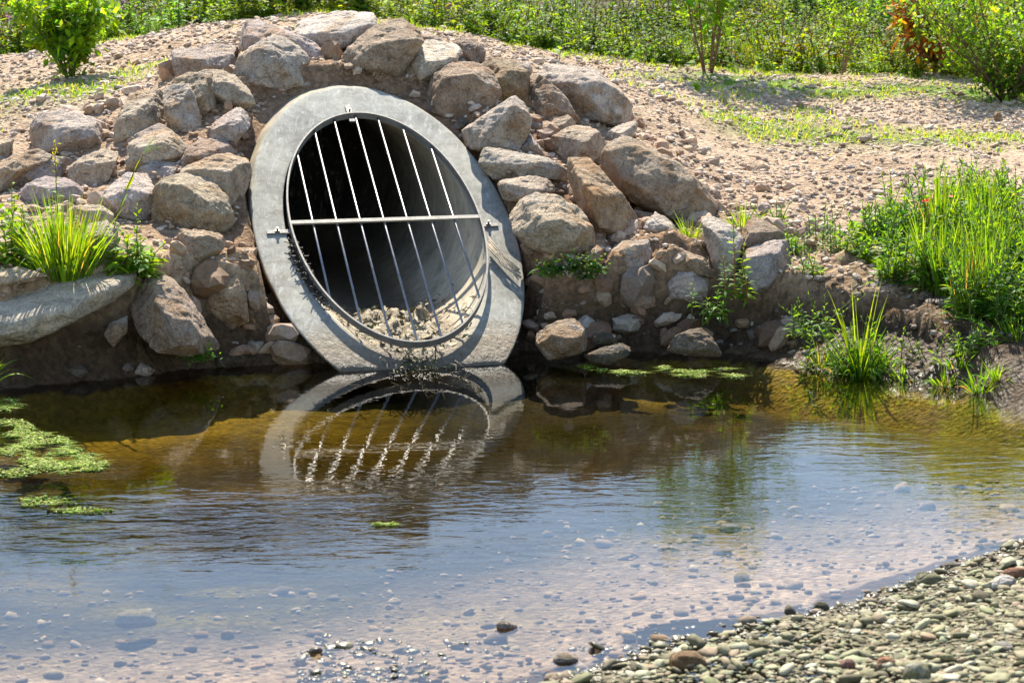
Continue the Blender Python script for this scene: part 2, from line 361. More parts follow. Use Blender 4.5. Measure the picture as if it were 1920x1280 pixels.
def terrain(x, y, rough=True):
    x = np.asarray(x, float); y = np.asarray(y, float)
    ye = bank_edge(x) + .05*gnoise(x, x*0, 3, 3) + .02*gnoise(x, x*0, 11, 5); yl = ye + np.interp(x, LX, LD); km = np.interp(x, LX, KM)
    low = -.04 + (y-ye)*km; zl = -.04 + (yl-ye)*km
    cut = np.where(y < yl, low, zl + (y-yl)*(3.6 + .8*gnoise(x, y, 5, 9)))
    U = upper(x, y)
    ns = shore(x); d = y - ns
    bed = np.where(d > 0, -.19*(1-np.exp(-np.maximum(d, 0)/1.3)) - .004, .085*np.minimum(-d, 4) + .006)
    rel = np.stack([x-PC[0], y-PC[1]], -1); lat = np.abs(rel @ PU[:2]); out_ = rel @ AX[:2]      # keep the earth behind the sloping end of the pipe
    face = PC[2] - out_*math.tan(SL)
    lim = np.maximum(face - .16, -.3) + np.clip((lat-PRO+.03)/.13, 0, 1)**1.3*.8
    U = np.where(out_ > -1.75, np.minimum(U, lim), U)
    bank = np.minimum(U, cut)
    z = np.where(y > ye - 1.2, np.maximum(bed, np.where(y > ye-1.2, bank, -9)), bed)
    # soften where bank foot meets bed
    if rough:
        dry = np.clip((z-.0)/.3, 0, 1)
        z = z + (.035*fbm(x, y, 1.6, 2, 3) + .022*fbm(x, y, 6, 7, 3))*np.where(y > ye, .35+.65*dry, 0) + .012*fbm(x, y, 4, 12, 3)*(y <= ye)
        z = z + ((.032+.073*np.clip((1.35-x)/.3, 0, 1))*fbm(x, y*1.8, 6, 21, 4) + .045*np.clip((1.5-x)/.3, .3, 1)*fbm(x, y, 2.6, 29, 2))*(y > ye)*np.clip((.62-z)/.1, 0, 1)*np.clip((y-ye)/.1, 0, 1)
    return z
def hit(px, py, lo=9.8, hi=40):
    D = np.concatenate([np.arange(lo, 16, .02), np.arange(16, hi, .05)])
    r = ray(px, py); P = r[None]*(D/r[1])[:, None]; zt = terrain(P[:, 0], P[:, 1], False)
    k = np.argmax(P[:, 2] + H < zt)
    if P[k, 2] + H >= zt[k]: k = len(D)-1
    return P[k] + np.array([0, 0, H])
gx = np.concatenate([-np.geomspace(400, 4.6, 40), np.arange(-4.5, 5.0, .032), np.geomspace(5.1, 400, 40)])
gy = np.concatenate([-np.geomspace(60, 1, 10), np.arange(0, 5, .35), np.arange(5.1, 10.2, .05), np.arange(10.2, 13.2, .022), np.arange(13.2, 16, .045), np.arange(16, 26, .1), np.geomspace(26.1, 700, 50)])
X, Y = np.meshgrid(gx, gy); Z = terrain(X, Y)
V = np.stack([X, Y, Z], -1).reshape(-1, 3); nx, ny = len(gx), len(gy)
i = (np.arange(ny-1)[:, None]*nx + np.arange(nx-1)[None]).ravel(); Q = np.stack([i, i+1, i+nx+1, i+nx], 1)
cen = V[Q].mean(1); Q = Q[~in_pipe(cen, PRO-.10)]
x, y, z = V.T; ye = bank_edge(x); yl = ye + np.interp(x, LX, LD)
def lerp(a, b, t): return a + (b-a)*np.clip(t, 0, 1)[:, None]
C_ = np.tile([.48, .36, .25], (len(V), 1))
C_ = lerp(C_, np.array([.42, .305, .20]), fbm(x, y, .8, 40, 3)*.8+.25)
dirt = np.clip(1-(z-.55)/.25, 0, 1)*(y < 12.4)
C_ = lerp(C_, np.array([.46, .32, .19]), dirt*(.75+.5*fbm(x, y, 2.2, 44, 3)))
C_ = lerp(C_, np.array([.22, .15, .085]), dirt*np.clip(fbm(x*1.5, z*6+y, 3.0, 46, 4)*1.6, 0, .8))
C_ = lerp(C_, np.array([.27, .17, .10]), np.clip(1.25-np.hypot(x+.55, (y-12.7)*.8)/2.3, 0, .85)*1.2*(y > 11.5))
right = np.clip((x-1.6)/.5, 0, 1)
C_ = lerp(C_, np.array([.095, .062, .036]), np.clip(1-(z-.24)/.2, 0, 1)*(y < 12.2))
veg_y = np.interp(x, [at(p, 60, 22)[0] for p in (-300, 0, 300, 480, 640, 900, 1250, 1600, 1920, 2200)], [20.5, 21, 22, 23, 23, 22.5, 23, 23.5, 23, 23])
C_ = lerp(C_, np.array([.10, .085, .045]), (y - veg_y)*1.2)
band = np.exp(-((y-20.6-.3*np.sin(x))/.75)**2)*np.clip((x-1.0), 0, 1) + np.exp(-((y-16.4)/.55)**2)*np.clip((x-1.4)/.6, 0, 1)*.8
band = band + np.exp(-((y-15.4)/.7)**2)*np.clip((-2.7-x)/.4, 0, 1) + .5*np.exp(-((y-19)/1.0)**2)*np.clip(1-np.abs(x+1)/1.5, 0, 1)
C_ = lerp(C_, np.array([.15, .24, .035]), band*.95*(1+.7*fbm(x, y, 1.5, 50, 3)))
uw = (z < -.03) & (y < ye+.01)
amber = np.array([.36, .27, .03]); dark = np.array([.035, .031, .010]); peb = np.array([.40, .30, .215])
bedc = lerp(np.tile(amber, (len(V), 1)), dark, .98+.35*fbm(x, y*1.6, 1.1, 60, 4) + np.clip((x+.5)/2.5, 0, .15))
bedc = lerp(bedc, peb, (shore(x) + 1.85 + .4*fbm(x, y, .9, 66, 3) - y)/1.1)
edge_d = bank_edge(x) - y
bedc = lerp(bedc, amber*1.5, np.clip(1-edge_d/.8, 0, 1)*.75*np.clip(np.abs(x+.4)/.6-1.0, 0, 1))  # amber silt, painted lighter along the bank to offset the bank's shade
def spot(px, py, rx, ry): q = atz(px, py, -.1); return np.exp(-((x-q[0])/rx)**2-((y-q[1])/ry)**2)
bedc = lerp(bedc, amber*1.4, spot(150, 770, .85, .6)*1.3)
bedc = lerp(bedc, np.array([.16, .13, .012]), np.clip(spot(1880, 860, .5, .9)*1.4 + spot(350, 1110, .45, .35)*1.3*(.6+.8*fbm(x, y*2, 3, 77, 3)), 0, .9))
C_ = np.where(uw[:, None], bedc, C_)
beach = (y < shore(x)+.05); C_ = np.where(beach[:, None], np.array([.20, .175, .11]), C_)
wetv = np.clip(1-(z-.10)/.14, 0, 1)*(y > ye-.3)*(y < 12); wetv = np.where(uw, 0, wetv) * (.5+.5*np.clip((x-1.2)/.4, 0, 1)) + (beach*.3)
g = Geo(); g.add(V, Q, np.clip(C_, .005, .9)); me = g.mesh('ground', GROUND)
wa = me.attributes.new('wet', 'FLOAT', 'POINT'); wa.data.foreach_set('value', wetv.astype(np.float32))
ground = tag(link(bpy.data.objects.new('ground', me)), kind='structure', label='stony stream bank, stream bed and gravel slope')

# ---------------------------------------------------------------- water
wx = np.arange(-14, 14.01, .1); wy = np.arange(4.0, 12.4, .06)
X, Y = np.meshgrid(wx, wy); V = np.stack([X, Y, np.zeros_like(X)], -1).reshape(-1, 3); nx = len(wx)
i = (np.arange(len(wy)-1)[:, None]*nx + np.arange(nx-1)[None]).ravel(); Q = np.stack([i, i+1, i+nx+1, i+nx], 1)
x, y = V[:, 0], V[:, 1]; d = bank_edge(x) - y
def bell(a, c, w): return np.exp(-((a-c)/w)**2)
amp = .042 + .05*np.clip((10.0-y)/.8, 0, 1) + .14*np.clip((8.8-y)/.7, 0, 1) + .05*np.clip((x-.9)/.5, 0, 1) + .22*bell(y, 8.1, .35)*np.clip((1.0-x)/.8, .1, 1) + 1.9*bell(y, 7.65, .36)*np.clip((-.55-x)/.5, 0, 1) + .5*bell(y, 8.9, .5)*np.clip((x-1.0)/.5, 0, 1) - .12*np.clip((7.2-y)/.6, 0, 1)
amp = np.clip(amp, .02, 2)/2.2
depth = np.clip((y - shore(x) - 1.2)/1.6, 0, 1)*np.clip((d-.15)/1.3, .12, 1)
cw = np.stack([amp, depth, 0*x], 1)
g = Geo(); g.add(V, Q, cw)
water = g.obj('water', WATER); tag(water, 'clear shallow stream water with ripples', kind='structure')

# ---------------------------------------------------------------- culvert pipe and its grate
culv = thing('culvert', 'grey concrete culvert pipe end cut on a slope with a steel bar grate', 'culvert', tuple(PC + AX*1.2 + np.array([0, 0, -PRO])))
g = Geo(); N = 128; t = np.linspace(0, 2*pi, N, endpoint=False)
def rim(r, off=0.0, back=0.0):
    if r > .7: r = (r - .005*np.clip(fbm(t*9, t*0, 1, 14, 4), 0, 1))[:, None]
    P = PC + off*PN - back*AX + r*(np.cos(t)[:, None]*PU + np.sin(t)[:, None]*PV/sin(SL))
    return P - np.maximum(0, (P-PC) @ AX - 1.218 - .012*fbm(t*6, t*0, 1, 15, 3))[:, None]*AX      # blunt toe at the waterline
def far(r, a):
    e = rim(r); return e - ((e-PC) @ AX + a)[:, None]*AX
rows = [far(PRO, 5.0)] + [far(PRO, 5.0)*(1-k) + rim(PRO, 0, .03)*k for k in (.5, .85, .97)] + [rim(PRO, 0, .022), rim(PRO-.004, 0, .008), rim(PRO-.014)]
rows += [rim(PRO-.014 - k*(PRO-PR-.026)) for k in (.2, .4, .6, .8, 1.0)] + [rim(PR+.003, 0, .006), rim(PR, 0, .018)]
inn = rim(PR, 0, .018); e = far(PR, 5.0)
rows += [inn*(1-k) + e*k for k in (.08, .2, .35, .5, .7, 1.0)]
cc = [(.33, .28, .20)]*5 + [(.30, .29, .25)]*9 + [(.55, .47, .34)]*2 + [(.50, .44, .34)] + [(.42, .38, .31)] + [(.2, .18, .15)] + [(.06, .055, .045)]  # bore painted paler near the mouth for sunlight, darkened deeper in
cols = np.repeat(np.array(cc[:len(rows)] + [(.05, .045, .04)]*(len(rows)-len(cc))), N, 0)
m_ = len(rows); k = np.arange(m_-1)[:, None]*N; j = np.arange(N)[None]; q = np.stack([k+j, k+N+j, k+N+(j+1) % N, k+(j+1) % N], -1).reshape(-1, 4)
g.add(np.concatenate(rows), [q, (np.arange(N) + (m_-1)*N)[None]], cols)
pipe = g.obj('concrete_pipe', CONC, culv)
bm = bmesh.new(); bm.from_mesh(pipe.data); bmesh.ops.recalc_face_normals(bm, faces=bm.faces); bm.to_mesh(pipe.data); bm.free()
OFF, RK = .056, .9565*PR
def pl(u, v, n=0.0): return PC + u*PU + v*PV + n*PN
grate = bpy.data.objects.new('grate', None); link(grate, culv); grate.location = Vector(PC) - culv.location
bpy.context.view_layer.update()
def sub(gm, name, m=STEEL, smooth=True): return gm.obj(name, m, grate, smooth)
grey = (.46, .46, .47)
g = Geo(); tt = np.linspace(0, 2*pi, 120, endpoint=False)
dirs = np.cos(tt)[:, None]*PU*RK + np.sin(tt)[:, None]*PV*RK/sin(SL); dn = norm(np.cos(tt)[:, None]*PU/RK + np.sin(tt)[:, None]*PV*sin(SL)/RK)
ring = [PC + dirs + dn*a + PN*b for a, b in ((0, OFF-.022), (.011, OFF-.022), (.011, OFF+.022), (0, OFF+.022))]
n = 120; k = np.arange(4)[:, None]*n; j = np.arange(n)[None]; q = np.stack([k+j, k+(j+1) % n, (k+n) % (4*n)+(j+1) % n, (k+n) % (4*n)+j], -1).reshape(-1, 4)
g.add(np.concatenate(ring), q, (.17, .16, .145)); rg = sub(g, 'ring', DULL, smooth=False)
for kk in range(-3, 4):
    u = kk*.143757 - .01008; b = math.sqrt(RK*RK-u*u)/sin(SL)
    g = Geo(); tube(g, [pl(u, -b, OFF), pl(u, 0, OFF), pl(u, b, OFF)], .0070, 10, (.27, .26, .26)); o = sub(g, 'bar')
uu = RK*.999
g = Geo(); bar(g, pl(-uu, .01, OFF+.014), pl(uu, .01, OFF+.014), .034, .010, PN, (.24, .225, .195)); sub(g, 'crossbar', DULL, smooth=False)
bolts = []
for a, b in ((pl(-uu-.145, .012, .008), pl(-uu-.006, .012, .008)), (pl(uu+.014, .012, .008), pl(uu+.125, .012, .008)), (pl(-.03, -1.45, .008), pl(-.024, -1.243, .008))):
    g = Geo(); bar(g, a, b, .036, .010, PN, (.22, .21, .20))
    sub(g, 'bracket', DULL, smooth=False)
    mid = np.asarray(a)*.55 + np.asarray(b)*.45 if a[0] < 0 else np.asarray(a)*.5+np.asarray(b)*.5
    g = Geo(); tube(g, [mid + PN*.0, mid + PN*.014], .015, 6, (.25, .24, .23)); tube(g, [mid + PN*.014, mid + PN*.032], .008, 8, (.22, .21, .2)); sub(g, 'bolt', smooth=False)

# silt and leaf litter lying in the mouth of the pipe
def debris(a0, a1, ucen, uw, hgt, seed):
    g = Geo(); A_ = np.linspace(a0, a1, 70); U_ = np.linspace(ucen-uw, ucen+uw, 60); aa, uu_ = np.meshgrid(A_, U_)
    w = np.clip(1-((aa-(a0+a1)/2)/((a1-a0)/2))**2, 0, 1)**.5*np.clip(1-((uu_-ucen)/uw)**2, 0, 1)**.5
    floor = PC[2] - np.sqrt(np.maximum(.01, PR**2-uu_**2))
    zz = np.maximum(floor-.01, .046 + w*hgt + w*(.05*fbm(aa, uu_, 5, seed, 4) + .035*fbm(aa, uu_, 17, seed+3, 3)) - .03)
    P = PC + aa[..., None]*AX + uu_[..., None]*PU; P[..., 2] = zz
    okv = (P[..., 2] < PC[2] - aa*math.tan(SL) - .015).ravel()
    n = len(A_); i = (np.arange(len(U_)-1)[:, None]*n + np.arange(n-1)[None]).ravel()
    c = pal(P.size//3, [(.28, .21, .11), (.17, .12, .06), (.36, .29, .17)], .2)
    q = np.stack([i, i+1, i+n+1, i+n], 1); q = q[okv[q].all(1)]
    g.add(P.reshape(-1, 3), q, c)
    return g, P.reshape(-1, 3)[np.unique(q)]
g, P = debris(-.35, 1.06, .05, .42, .12, 5)
k = rng.integers(0, len(P), 420); d = sph(420)*[1, 1, .35]
leaves(g, P[k] + [0, 0, .012], d, rng.uniform(.03, .09, 420), rng.uniform(.012, .03, 420), pal(420, [(.3, .22, .1), (.15, .1, .05), (.42, .34, .2), (.2, .2, .05)]), 2, .1)
for q_ in range(45):
    p = P[rng.integers(0, len(P))]; dd = sph(1)[0]*[1, 1, .35]; L_ = rng.uniform(.06, .2); tube(g, [p, p+dd*L_*.5+[0, 0, .015], p+dd*L_], .003, 4, (.16, .11, .06))
silt = g.obj('debris_heap', MUD, None, True, tuple(PC + AX*.5 + [0, 0, -.6])); tag(silt, 'brown heap of silt and dead leaves in the pipe mouth behind the grate', 'debris')
# leaf litter and slime caught under the ring at the lip
g = Geo(); 
base = np.array([pl(rng.normal(-.01, .09), 1.29 + rng.uniform(-.05, .17), .006 + abs(rng.normal(0, .012))) for _ in range(300)])
leaves(g, base, sph(300)*[1, 1, .5] + PN*.4, rng.uniform(.012, .045, 300), rng.uniform(.005, .014, 300), pal(300, [(.06, .05, .03), (.10, .08, .04), (.2, .17, .03), (.13, .17, .02), (.25, .2, .12)]), 2, .2)
for q_ in range(40):
    p = pl(rng.normal(-.01, .16), 1.30 + rng.uniform(-.03, .3), .01); dd = norm(sph(1)[0]*.7 + PV*.8 + PN*.3); tube(g, [p, p+dd*.06, p+dd*.13], .003, 4, (.08, .06, .04))
lt = g.obj('leaf_litter', MUD, None, True, tuple(pl(0, 1.35))); tag(lt, 'dark slimy leaf litter on the concrete lip under the grate ring', 'debris')
g = Geo()
for a in np.linspace(2.5, 3.0, 300):
    a = a + rng.normal(0, .03); p = PC + PU*RK*1.02*cos(pi+pi-a)*1.0 + PV*RK*1.02*sin(a)/sin(SL)
    p = p + PN*rng.uniform(.0, .05) + rng.normal(0, .012, 3); dd = sph(1)[0]; dd = norm(dd - .75*(dd @ PN)*PN); L_ = rng.uniform(.01, .045); tube(g, [p, p+dd*L_*.5 + PN*rng.normal(0, .004), p+dd*L_], .0035, 4, (.05, .04, .03))
tw = g.obj('twig_tangle', MUD, None, True, tuple(pl(-.5, .5))); tag(tw, 'tangle of dark twigs caught on the left side of the grate ring', 'debris', None, 'stuff')
g = Geo(); a = at(958, 508, 11.45)
P0 = pl(.62, .36, .05); 
for q_ in range(9): p = P0 + PU*rng.normal(0, .012) + PV*rng.normal(0, .03); tube(g, [p - PV*.1-PU*.03, p, p + PV*.13 + PU*rng.uniform(.02, .07), p + PV*.25 + PU*.09], .005, 5, (.34, .29, .22))
dr = g.obj('dry_stalk', WOOD, None, True, tuple(P0)); tag(dr, 'frayed dry plant stalk stuck on the right rim of the pipe', 'twig')
# ---------------------------------------------------------------- boulders
TONE = dict(p=(.49, .42, .355), g=(.46, .395, .345), t=(.50, .405, .305), b=(.38, .295, .21), d=(.20, .165, .125), o=(.45, .325, .21), l=(.60, .53, .45), w=(.11, .09, .06))
CROP = dict(A=(0, 0, 3), B=(640, 0, 3), C=(0, 400, 3), D=(900, 380, 3), F=(0, 0, 1), E=(1280, 0, 3))
GROUPS = dict(m='boulders piled on the bank round the culvert', s='stones lying at the edge of the stream', k='loose stones on the gravel')
BOULDERS = [
# left of the pipe
('A','172,760 215,660 300,634 380,632 460,655 640,710 655,770 600,830 420,858 180,855','p','m','long pinkish boulder alone on the far left of the pile, tan below',.55,None),
('A','650,690 700,548 780,525 900,520 945,600 950,690 900,770 690,800 660,790','t','m','tan block leaning against the left side of the upright stone',.62,'690,665 800,640 935,615'),
('A','917,530 940,490 1060,487 1100,560 1130,720 1090,780 1010,770 940,660','g','m','upright grey stone with a dark pitted top, left of the pipe',.72,'935,600 975,625 1090,590'),
('A','955,475 1060,425 1180,405 1260,560 1205,600 1185,690 1120,690 1050,600','b','m','brown boulder half hidden under the spotted potato-shaped one',.7,None),
('A','1095,455 1140,410 1250,397 1320,430 1400,510 1418,580 1360,605 1230,570 1120,520','t','m','potato-shaped tan boulder with dark spots above the pipe left shoulder',.6,None),
('A','980,290 1060,285 1230,258 1360,275 1365,380 1320,430 1240,410 1000,430 985,360','p','m','low pale boulder with a dipped top, behind the left shoulder of the pile',.45,'1000,380 1100,350 1230,330 1340,350'),
('A','1330,435 1370,290 1500,200 1600,220 1700,290 1785,420 1720,485 1600,512 1480,480 1400,485','g','m','big pointed boulder, brown on its left face, left of the pile top',.75,'1480,400 1540,250 1620,330 1690,420'),
('A','1345,165 1400,118 1490,130 1620,180 1760,240 1862,330 1810,372 1740,345 1500,300 1370,275','p','m','long flat boulder sloping down behind the big pointed one',.5,None),
('F','557,60 570,40 633,24 695,28 700,50 660,85 620,100 560,80','l','m','pale slab topmost of the whole pile',.45,'562,66 600,66 645,62 690,46'),
('B','5,375 60,265 180,165 290,128 340,118 420,180 447,240 400,300 325,330 320,420 180,425 60,420','b','m','big brown boulder right beside the topmost slab',.62,'90,340 200,250 310,230 420,220'),
('B','435,200 500,185 585,240 560,262 450,250','p','m','small stone peeping over the back of the pale flat boulder',.6,None),
('B','303,330 420,240 560,232 650,250 690,285 640,352 560,405 450,468 400,450 330,410','l','m','pale flat-topped boulder leaning out over the pipe top right',.5,'330,360 400,385 520,340 650,330'),
('B','630,235 700,212 750,230 810,285 790,355 740,360 690,300','b','m','brown stone at the back behind the pale flat-topped boulder',.6,None),
('B','440,540 480,460 560,400 640,360 760,355 850,420 880,530 850,630 760,650 620,705 500,620','b','m','biggest round brown boulder touching the pipe upper right rim',.72,'520,480 640,400 780,410 560,560 720,600'),
('B','780,365 850,335 950,345 1060,420 1045,500 1040,590 960,560 880,570 865,450','b','m','ribbed brown boulder between the round one and the pointed one',.6,'880,430 960,420 1030,480'),
('B','955,352 1050,345 1075,400 1060,425 1000,410','g','m','small grey stone behind the ribbed brown boulder',.6,None),
('B','1040,470 1075,415 1130,440 1240,530 1310,640 1333,680 1240,692 1130,690 1070,670 1045,600','b','m','shark-fin shaped brown boulder in front of the big grey one',.85,'1070,460 1120,520 1230,600 1100,620'),
('B','1125,430 1170,375 1310,385 1440,405 1520,490 1600,560 1672,630 1650,690 1560,712 1330,650 1240,540','g','m','big grey angular boulder at the right end of the pile top',.62,'1170,440 1290,540 1400,430 1500,500 1640,640'),
('B','650,750 700,710 840,650 880,590 960,557 1020,580 1055,680 1030,780 990,840 900,865 800,850 690,812','g','m','bluish grey boulder humped like a saddle right of the grate',.68,'720,740 860,680 960,620 1030,690'),
('B','1130,750 1200,670 1270,655 1330,690 1250,740 1170,798 1140,790','t','m','small wedge stone squeezed under the shark-fin boulder',.6,None),
('B','1145,870 1170,790 1320,700 1400,710 1480,780 1510,850 1420,900 1340,922 1200,900','t','m','smooth tan boulder with one dark shaded corner in mid pile',.6,'1165,820 1300,800 1440,790 1500,830'),
('B','1480,760 1560,710 1645,680 1655,720 1640,790 1530,835','p','m','grey-pink stone below the right end of the big grey boulder',.6,None),
('F','1118,312 1143,283 1173,263 1207,273 1273,313 1320,350 1343,385 1335,415 1290,422 1240,405 1180,372 1140,342','b','m','largest dark brown boulder, rough and rounded, far right of the pile',.8,'1150,300 1180,285 1220,300 1280,345 1200,350 1290,400'),
('F','1063,322 1070,302 1107,305 1140,337 1175,380 1202,418 1185,440 1140,462 1108,440 1085,390','o','m','elongated wedge boulder pointing down to the right, rusty on top',.66,'1085,345 1105,370 1130,410 1150,420 1190,418'),
('B','780,925 820,835 880,840 920,870 1140,890 1265,960 1250,1020 1100,985 960,1005 860,1005','g','m','flat grey stone with a raised brown left end beside the pipe',.6,'860,900 930,920 1100,930 1230,970'),
('B','875,1050 900,1010 1050,995 1150,1010 1200,1060 1190,1100 1100,1112 1000,1130 900,1122','t','m','tan stone wedged above the fat rounded boulder by the crossbar end',.55,None),
('F','955,402 970,378 1005,367 1045,373 1085,395 1108,435 1105,465 1070,483 1030,483 990,457 965,430','t','m','fat rounded tan boulder at the right end of the grate crossbar',.78,'985,395 1020,385 1060,400 1000,430 1080,440'),
('B','1005,835 1060,750 1145,860 1135,892 1020,858','g','m','small grey stone under the right side of the saddle boulder',.6,None),
('B','625,720 660,660 770,650 720,710 650,755','d','m','small dark stone between round brown boulder and saddle boulder',.6,None),
('B','1050,672 1120,685 1130,730 1060,745','g','m','little grey stone between the saddle and shark-fin boulders',.6,None),
('A','695,830 735,770 880,695 960,710 985,760 900,760 800,800','g','m','thin grey stone lying behind the angular tan block',.5,None),
('A','695,920 700,865 740,790 930,730 970,760 1045,830 1000,900 960,920 880,900 770,965 715,970','t','m','angular tan block with a sunlit top, below the upright stone',.62,'720,860 800,840 930,800 1030,840'),
('A','1160,745 1240,660 1330,608 1395,650 1400,710 1330,790 1290,835 1210,810','g','m','grey stone with a smooth face close to the pipe barrel left side',.6,'1200,740 1300,720 1390,700'),
('A','1018,900 1050,840 1130,780 1260,800 1330,860 1200,915 1050,945','p','m','low pinkish stone in front of the smooth grey one by the barrel',.5,None),
('A','960,1010 1080,930 1200,890 1300,865 1400,900 1415,960 1390,1060 1310,1180 1260,1120 1180,1000','t','m','tan boulder touching the left side of the pipe, half behind another',.62,'1060,975 1180,960 1330,950 1400,960'),
('F','290,407 297,350 320,335 353,327 393,328 417,360 427,397 440,415 428,435 400,440 350,430 300,422','t','m','large tan boulder with a chipped face left of the grate',.72,'305,350 345,345 395,345 352,400 410,400'),
('A','80,940 150,895 290,885 385,890 388,925 340,1000 190,1050 90,1050','g','m','grey block with a pale top above the grass tuft',.6,'95,925 200,930 370,915'),
('A','360,950 430,900 520,865 600,840 655,870 640,940 600,1010 540,1060 430,1030','t','m','tan stone with streaks, tilted, right of the grey block',.6,'390,950 480,920 600,900 560,1000'),
('A','-120,1000 0,950 90,865 200,845 290,880 150,905 85,945 60,1060 -60,1090','t','m','tan stone cut by the left edge of the photo, below its neighbour',.6,None),
('A','-160,800 0,768 60,800 65,850 0,905 -120,900','t','m','pale brown stone uppermost at the left edge of the photo',.6,None),
('A','90,1090 160,1040 250,1000 360,1010 460,1060 440,1130 250,1165 100,1180','g','m','dull grey stone right behind the grass tuft',.6,None),
('A','570,1130 620,1060 720,985 830,970 880,1080 875,1190 780,1235 650,1235','l','m','pale broad stone between the tuft and the chipped boulder',.55,'600,1120 720,1060 860,1080'),
('A','770,960 870,905 980,920 1050,950 950,1010 830,1005','g','m','flat grey stone on top of the pale broad one',.5,None),
('A','430,1165 560,1155 640,1200 645,1265 480,1275','t','m','tan stone just behind the right half of the tuft',.6,None),
('F','155,425 200,415 218,432 220,470 185,500 158,490','p','m','small pinkish stone at the right side of the tuft',.6,None),
('F','-110,540 0,530 60,525 130,523 200,513 238,517 236,537 200,567 130,602 60,633 0,642 -110,640','l','m','long pale slab under the grass tuft, jutting over the water',.25,'-100,605 0,600 60,596 130,578 190,552 232,530'),
('F','-40,520 0,510 33,500 83,517 60,527 0,537 -40,540','t','m','thin tan slab lying on the left end of the long pale slab',.5,None),
('C','733,440 780,400 850,372 960,375 1030,440 1080,550 1160,640 1230,735 1237,770 1100,778 1000,785 890,765 800,680 745,550','b','m','tilted brown boulder reaching down to the water, mossy at its foot',.6,'800,480 900,450 990,500 860,640 1000,660 1150,690'),
('C','985,200 1010,95 1230,115 1282,160 1200,260 1090,292 1005,260','b','m','dark brown boulder set in the dirt under the chipped one',.7,None),
('C','1162,530 1200,390 1340,350 1380,470 1388,600 1330,632 1220,605','o','m','smooth orange-brown boulder in the dirt left of the pipe foot',.75,'1200,450 1300,400 1350,480 1220,560 1340,580'),
('C','1225,375 1230,280 1300,200 1440,200 1445,262 1360,280 1345,355','p','m','greyish weathered stone above the orange-brown boulder',.6,None),
('C','1388,560 1420,543 1448,580 1445,640 1405,632','o','s','small upright reddish stone beside the orange-brown boulder',.6,None),
('C','1468,640 1520,610 1572,645 1550,682 1490,672','b','s','small round brown stone near the pipe foot on the left',.6,None),
('C','1198,810 1240,780 1390,783 1392,830 1340,862 1210,862','w','s','flat wet dark stone in the water left of the pipe',.55,'1215,825 1300,820 1385,815'),
('C','752,900 790,830 872,885 800,938','t','s','diamond-shaped pale stone in the water under the tilted boulder',.6,None),
('C','660,860 735,832 755,880 700,895','d','s','dull stone half under water beside the diamond-shaped one',.6,None),
('C','590,680 620,622 712,580 708,670 640,745','g','m','grey stone tucked beneath the end of the long pale slab',.7,None),
('C','345,900 400,868 450,850 492,890 455,925','d','s','dark stone on the mud shore under the long pale slab',.6,None),
# right of the pipe
('D','730,375 742,270 800,220 940,220 975,330 955,372 860,405 750,405','g','m','bluish white-faced block low on the right bank',.7,'750,300 830,260 935,260'),
('D','1255,115 1275,95 1390,98 1475,180 1440,310 1430,400 1340,442 1310,350 1278,220','l','m','upright pale block with a flat sunlit top on the right bank',.72,'1275,175 1400,180 1460,190 1350,330'),
('D','1455,270 1500,110 1545,90 1640,130 1742,212 1640,232 1500,300 1465,310','b','m','brown wedge stone behind the leaning grey one on the right bank',.6,None),
('D','1485,300 1530,240 1720,220 1762,270 1740,330 1640,400 1600,510 1545,550 1512,450 1482,360','g','m','grey stone with a slanted top leaning out over the mud, rightmost boulder',.7,'1510,330 1600,310 1740,290 1540,440'),
('D','1020,500 1110,370 1240,360 1300,420 1290,510 1160,588 1060,560','p','m','rounded pinkish boulder low in the dirt of the right bank',.75,None),
('D','1103,345 1150,275 1270,318 1312,420 1240,390 1120,380','b','m','brown stone on top of the rounded pinkish boulder',.6,None),
('D','925,140 990,60 1080,110 1132,222 1120,242 1000,212','p','m','pinkish stone under the tip of the elongated wedge boulder',.6,None),
('D','855,40 910,55 1000,65 960,120 925,145 880,100','b','m','brown stone between the wedge boulder and the largest dark one',.6,None),
('D','570,315 650,240 692,262 690,330 630,348','b','m','small brown stone left of the white-faced block',.6,None),
('D','228,245 270,205 352,300 270,292','b','m','small dark stone under the fat rounded boulder next to the pipe',.6,None),
('D','320,735 430,675 540,660 570,700 603,785 590,832 480,862 365,882 330,830','b','s','brown block with a sunlit pink top standing in water beside the pipe',.6,'335,750 440,755 590,770'),
('D','1058,835 1100,750 1160,728 1240,713 1310,770 1347,842 1330,872 1190,856','d','s','dark rounded boulder at the waterline right of the pipe',.72,None),
('D','598,858 690,818 800,790 872,830 800,872 720,912 630,890','w','s','flat wet stone glinting in the shallow water right of the pipe',.5,None),
('D','635,740 700,728 765,745 772,795 640,802','w','s','low wet lump behind the flat glinting stone',.6,None),
('D','1435,662 1480,640 1532,660 1502,702 1442,702','o','s','reddish cobble on the wet mud below the leaning grey stone',.6,None),
('D','1708,645 1740,610 1782,640 1772,702 1722,704','p','s','pinkish cobble beside the green plants on the mud',.6,None),
('D','1000,342 1060,325 1107,350 1090,382 1012,372','g','m','small grey stone between the white-faced block and the pinkish boulder',.6,None),
('D','1500,722 1560,708 1582,762 1522,772','d','s','dark cobble on the wet mud below the reddish one',.6,None),
('D','1525,664 1545,668 1540,690 1520,690','l','s','tiny pale pebble touching the reddish cobble',.6,None),
('D','1195,250 1230,235 1250,262 1215,272','g','k','small dark stone on the pebbles left of the upright pale block',.6,None),
# gravel slope
('E','205,565 235,550 258,585 240,600 208,598','o','k','reddish stone lying by the tree shadow edge',.6,None),
('E','510,655 560,655 590,685 550,697','g','k','pale grey stone inside the tree shadow',.5,None),
('E','975,775 1060,752 1070,775 1040,797 975,795','t','k','flat tan stone in the middle of the gravel slope',.5,None),
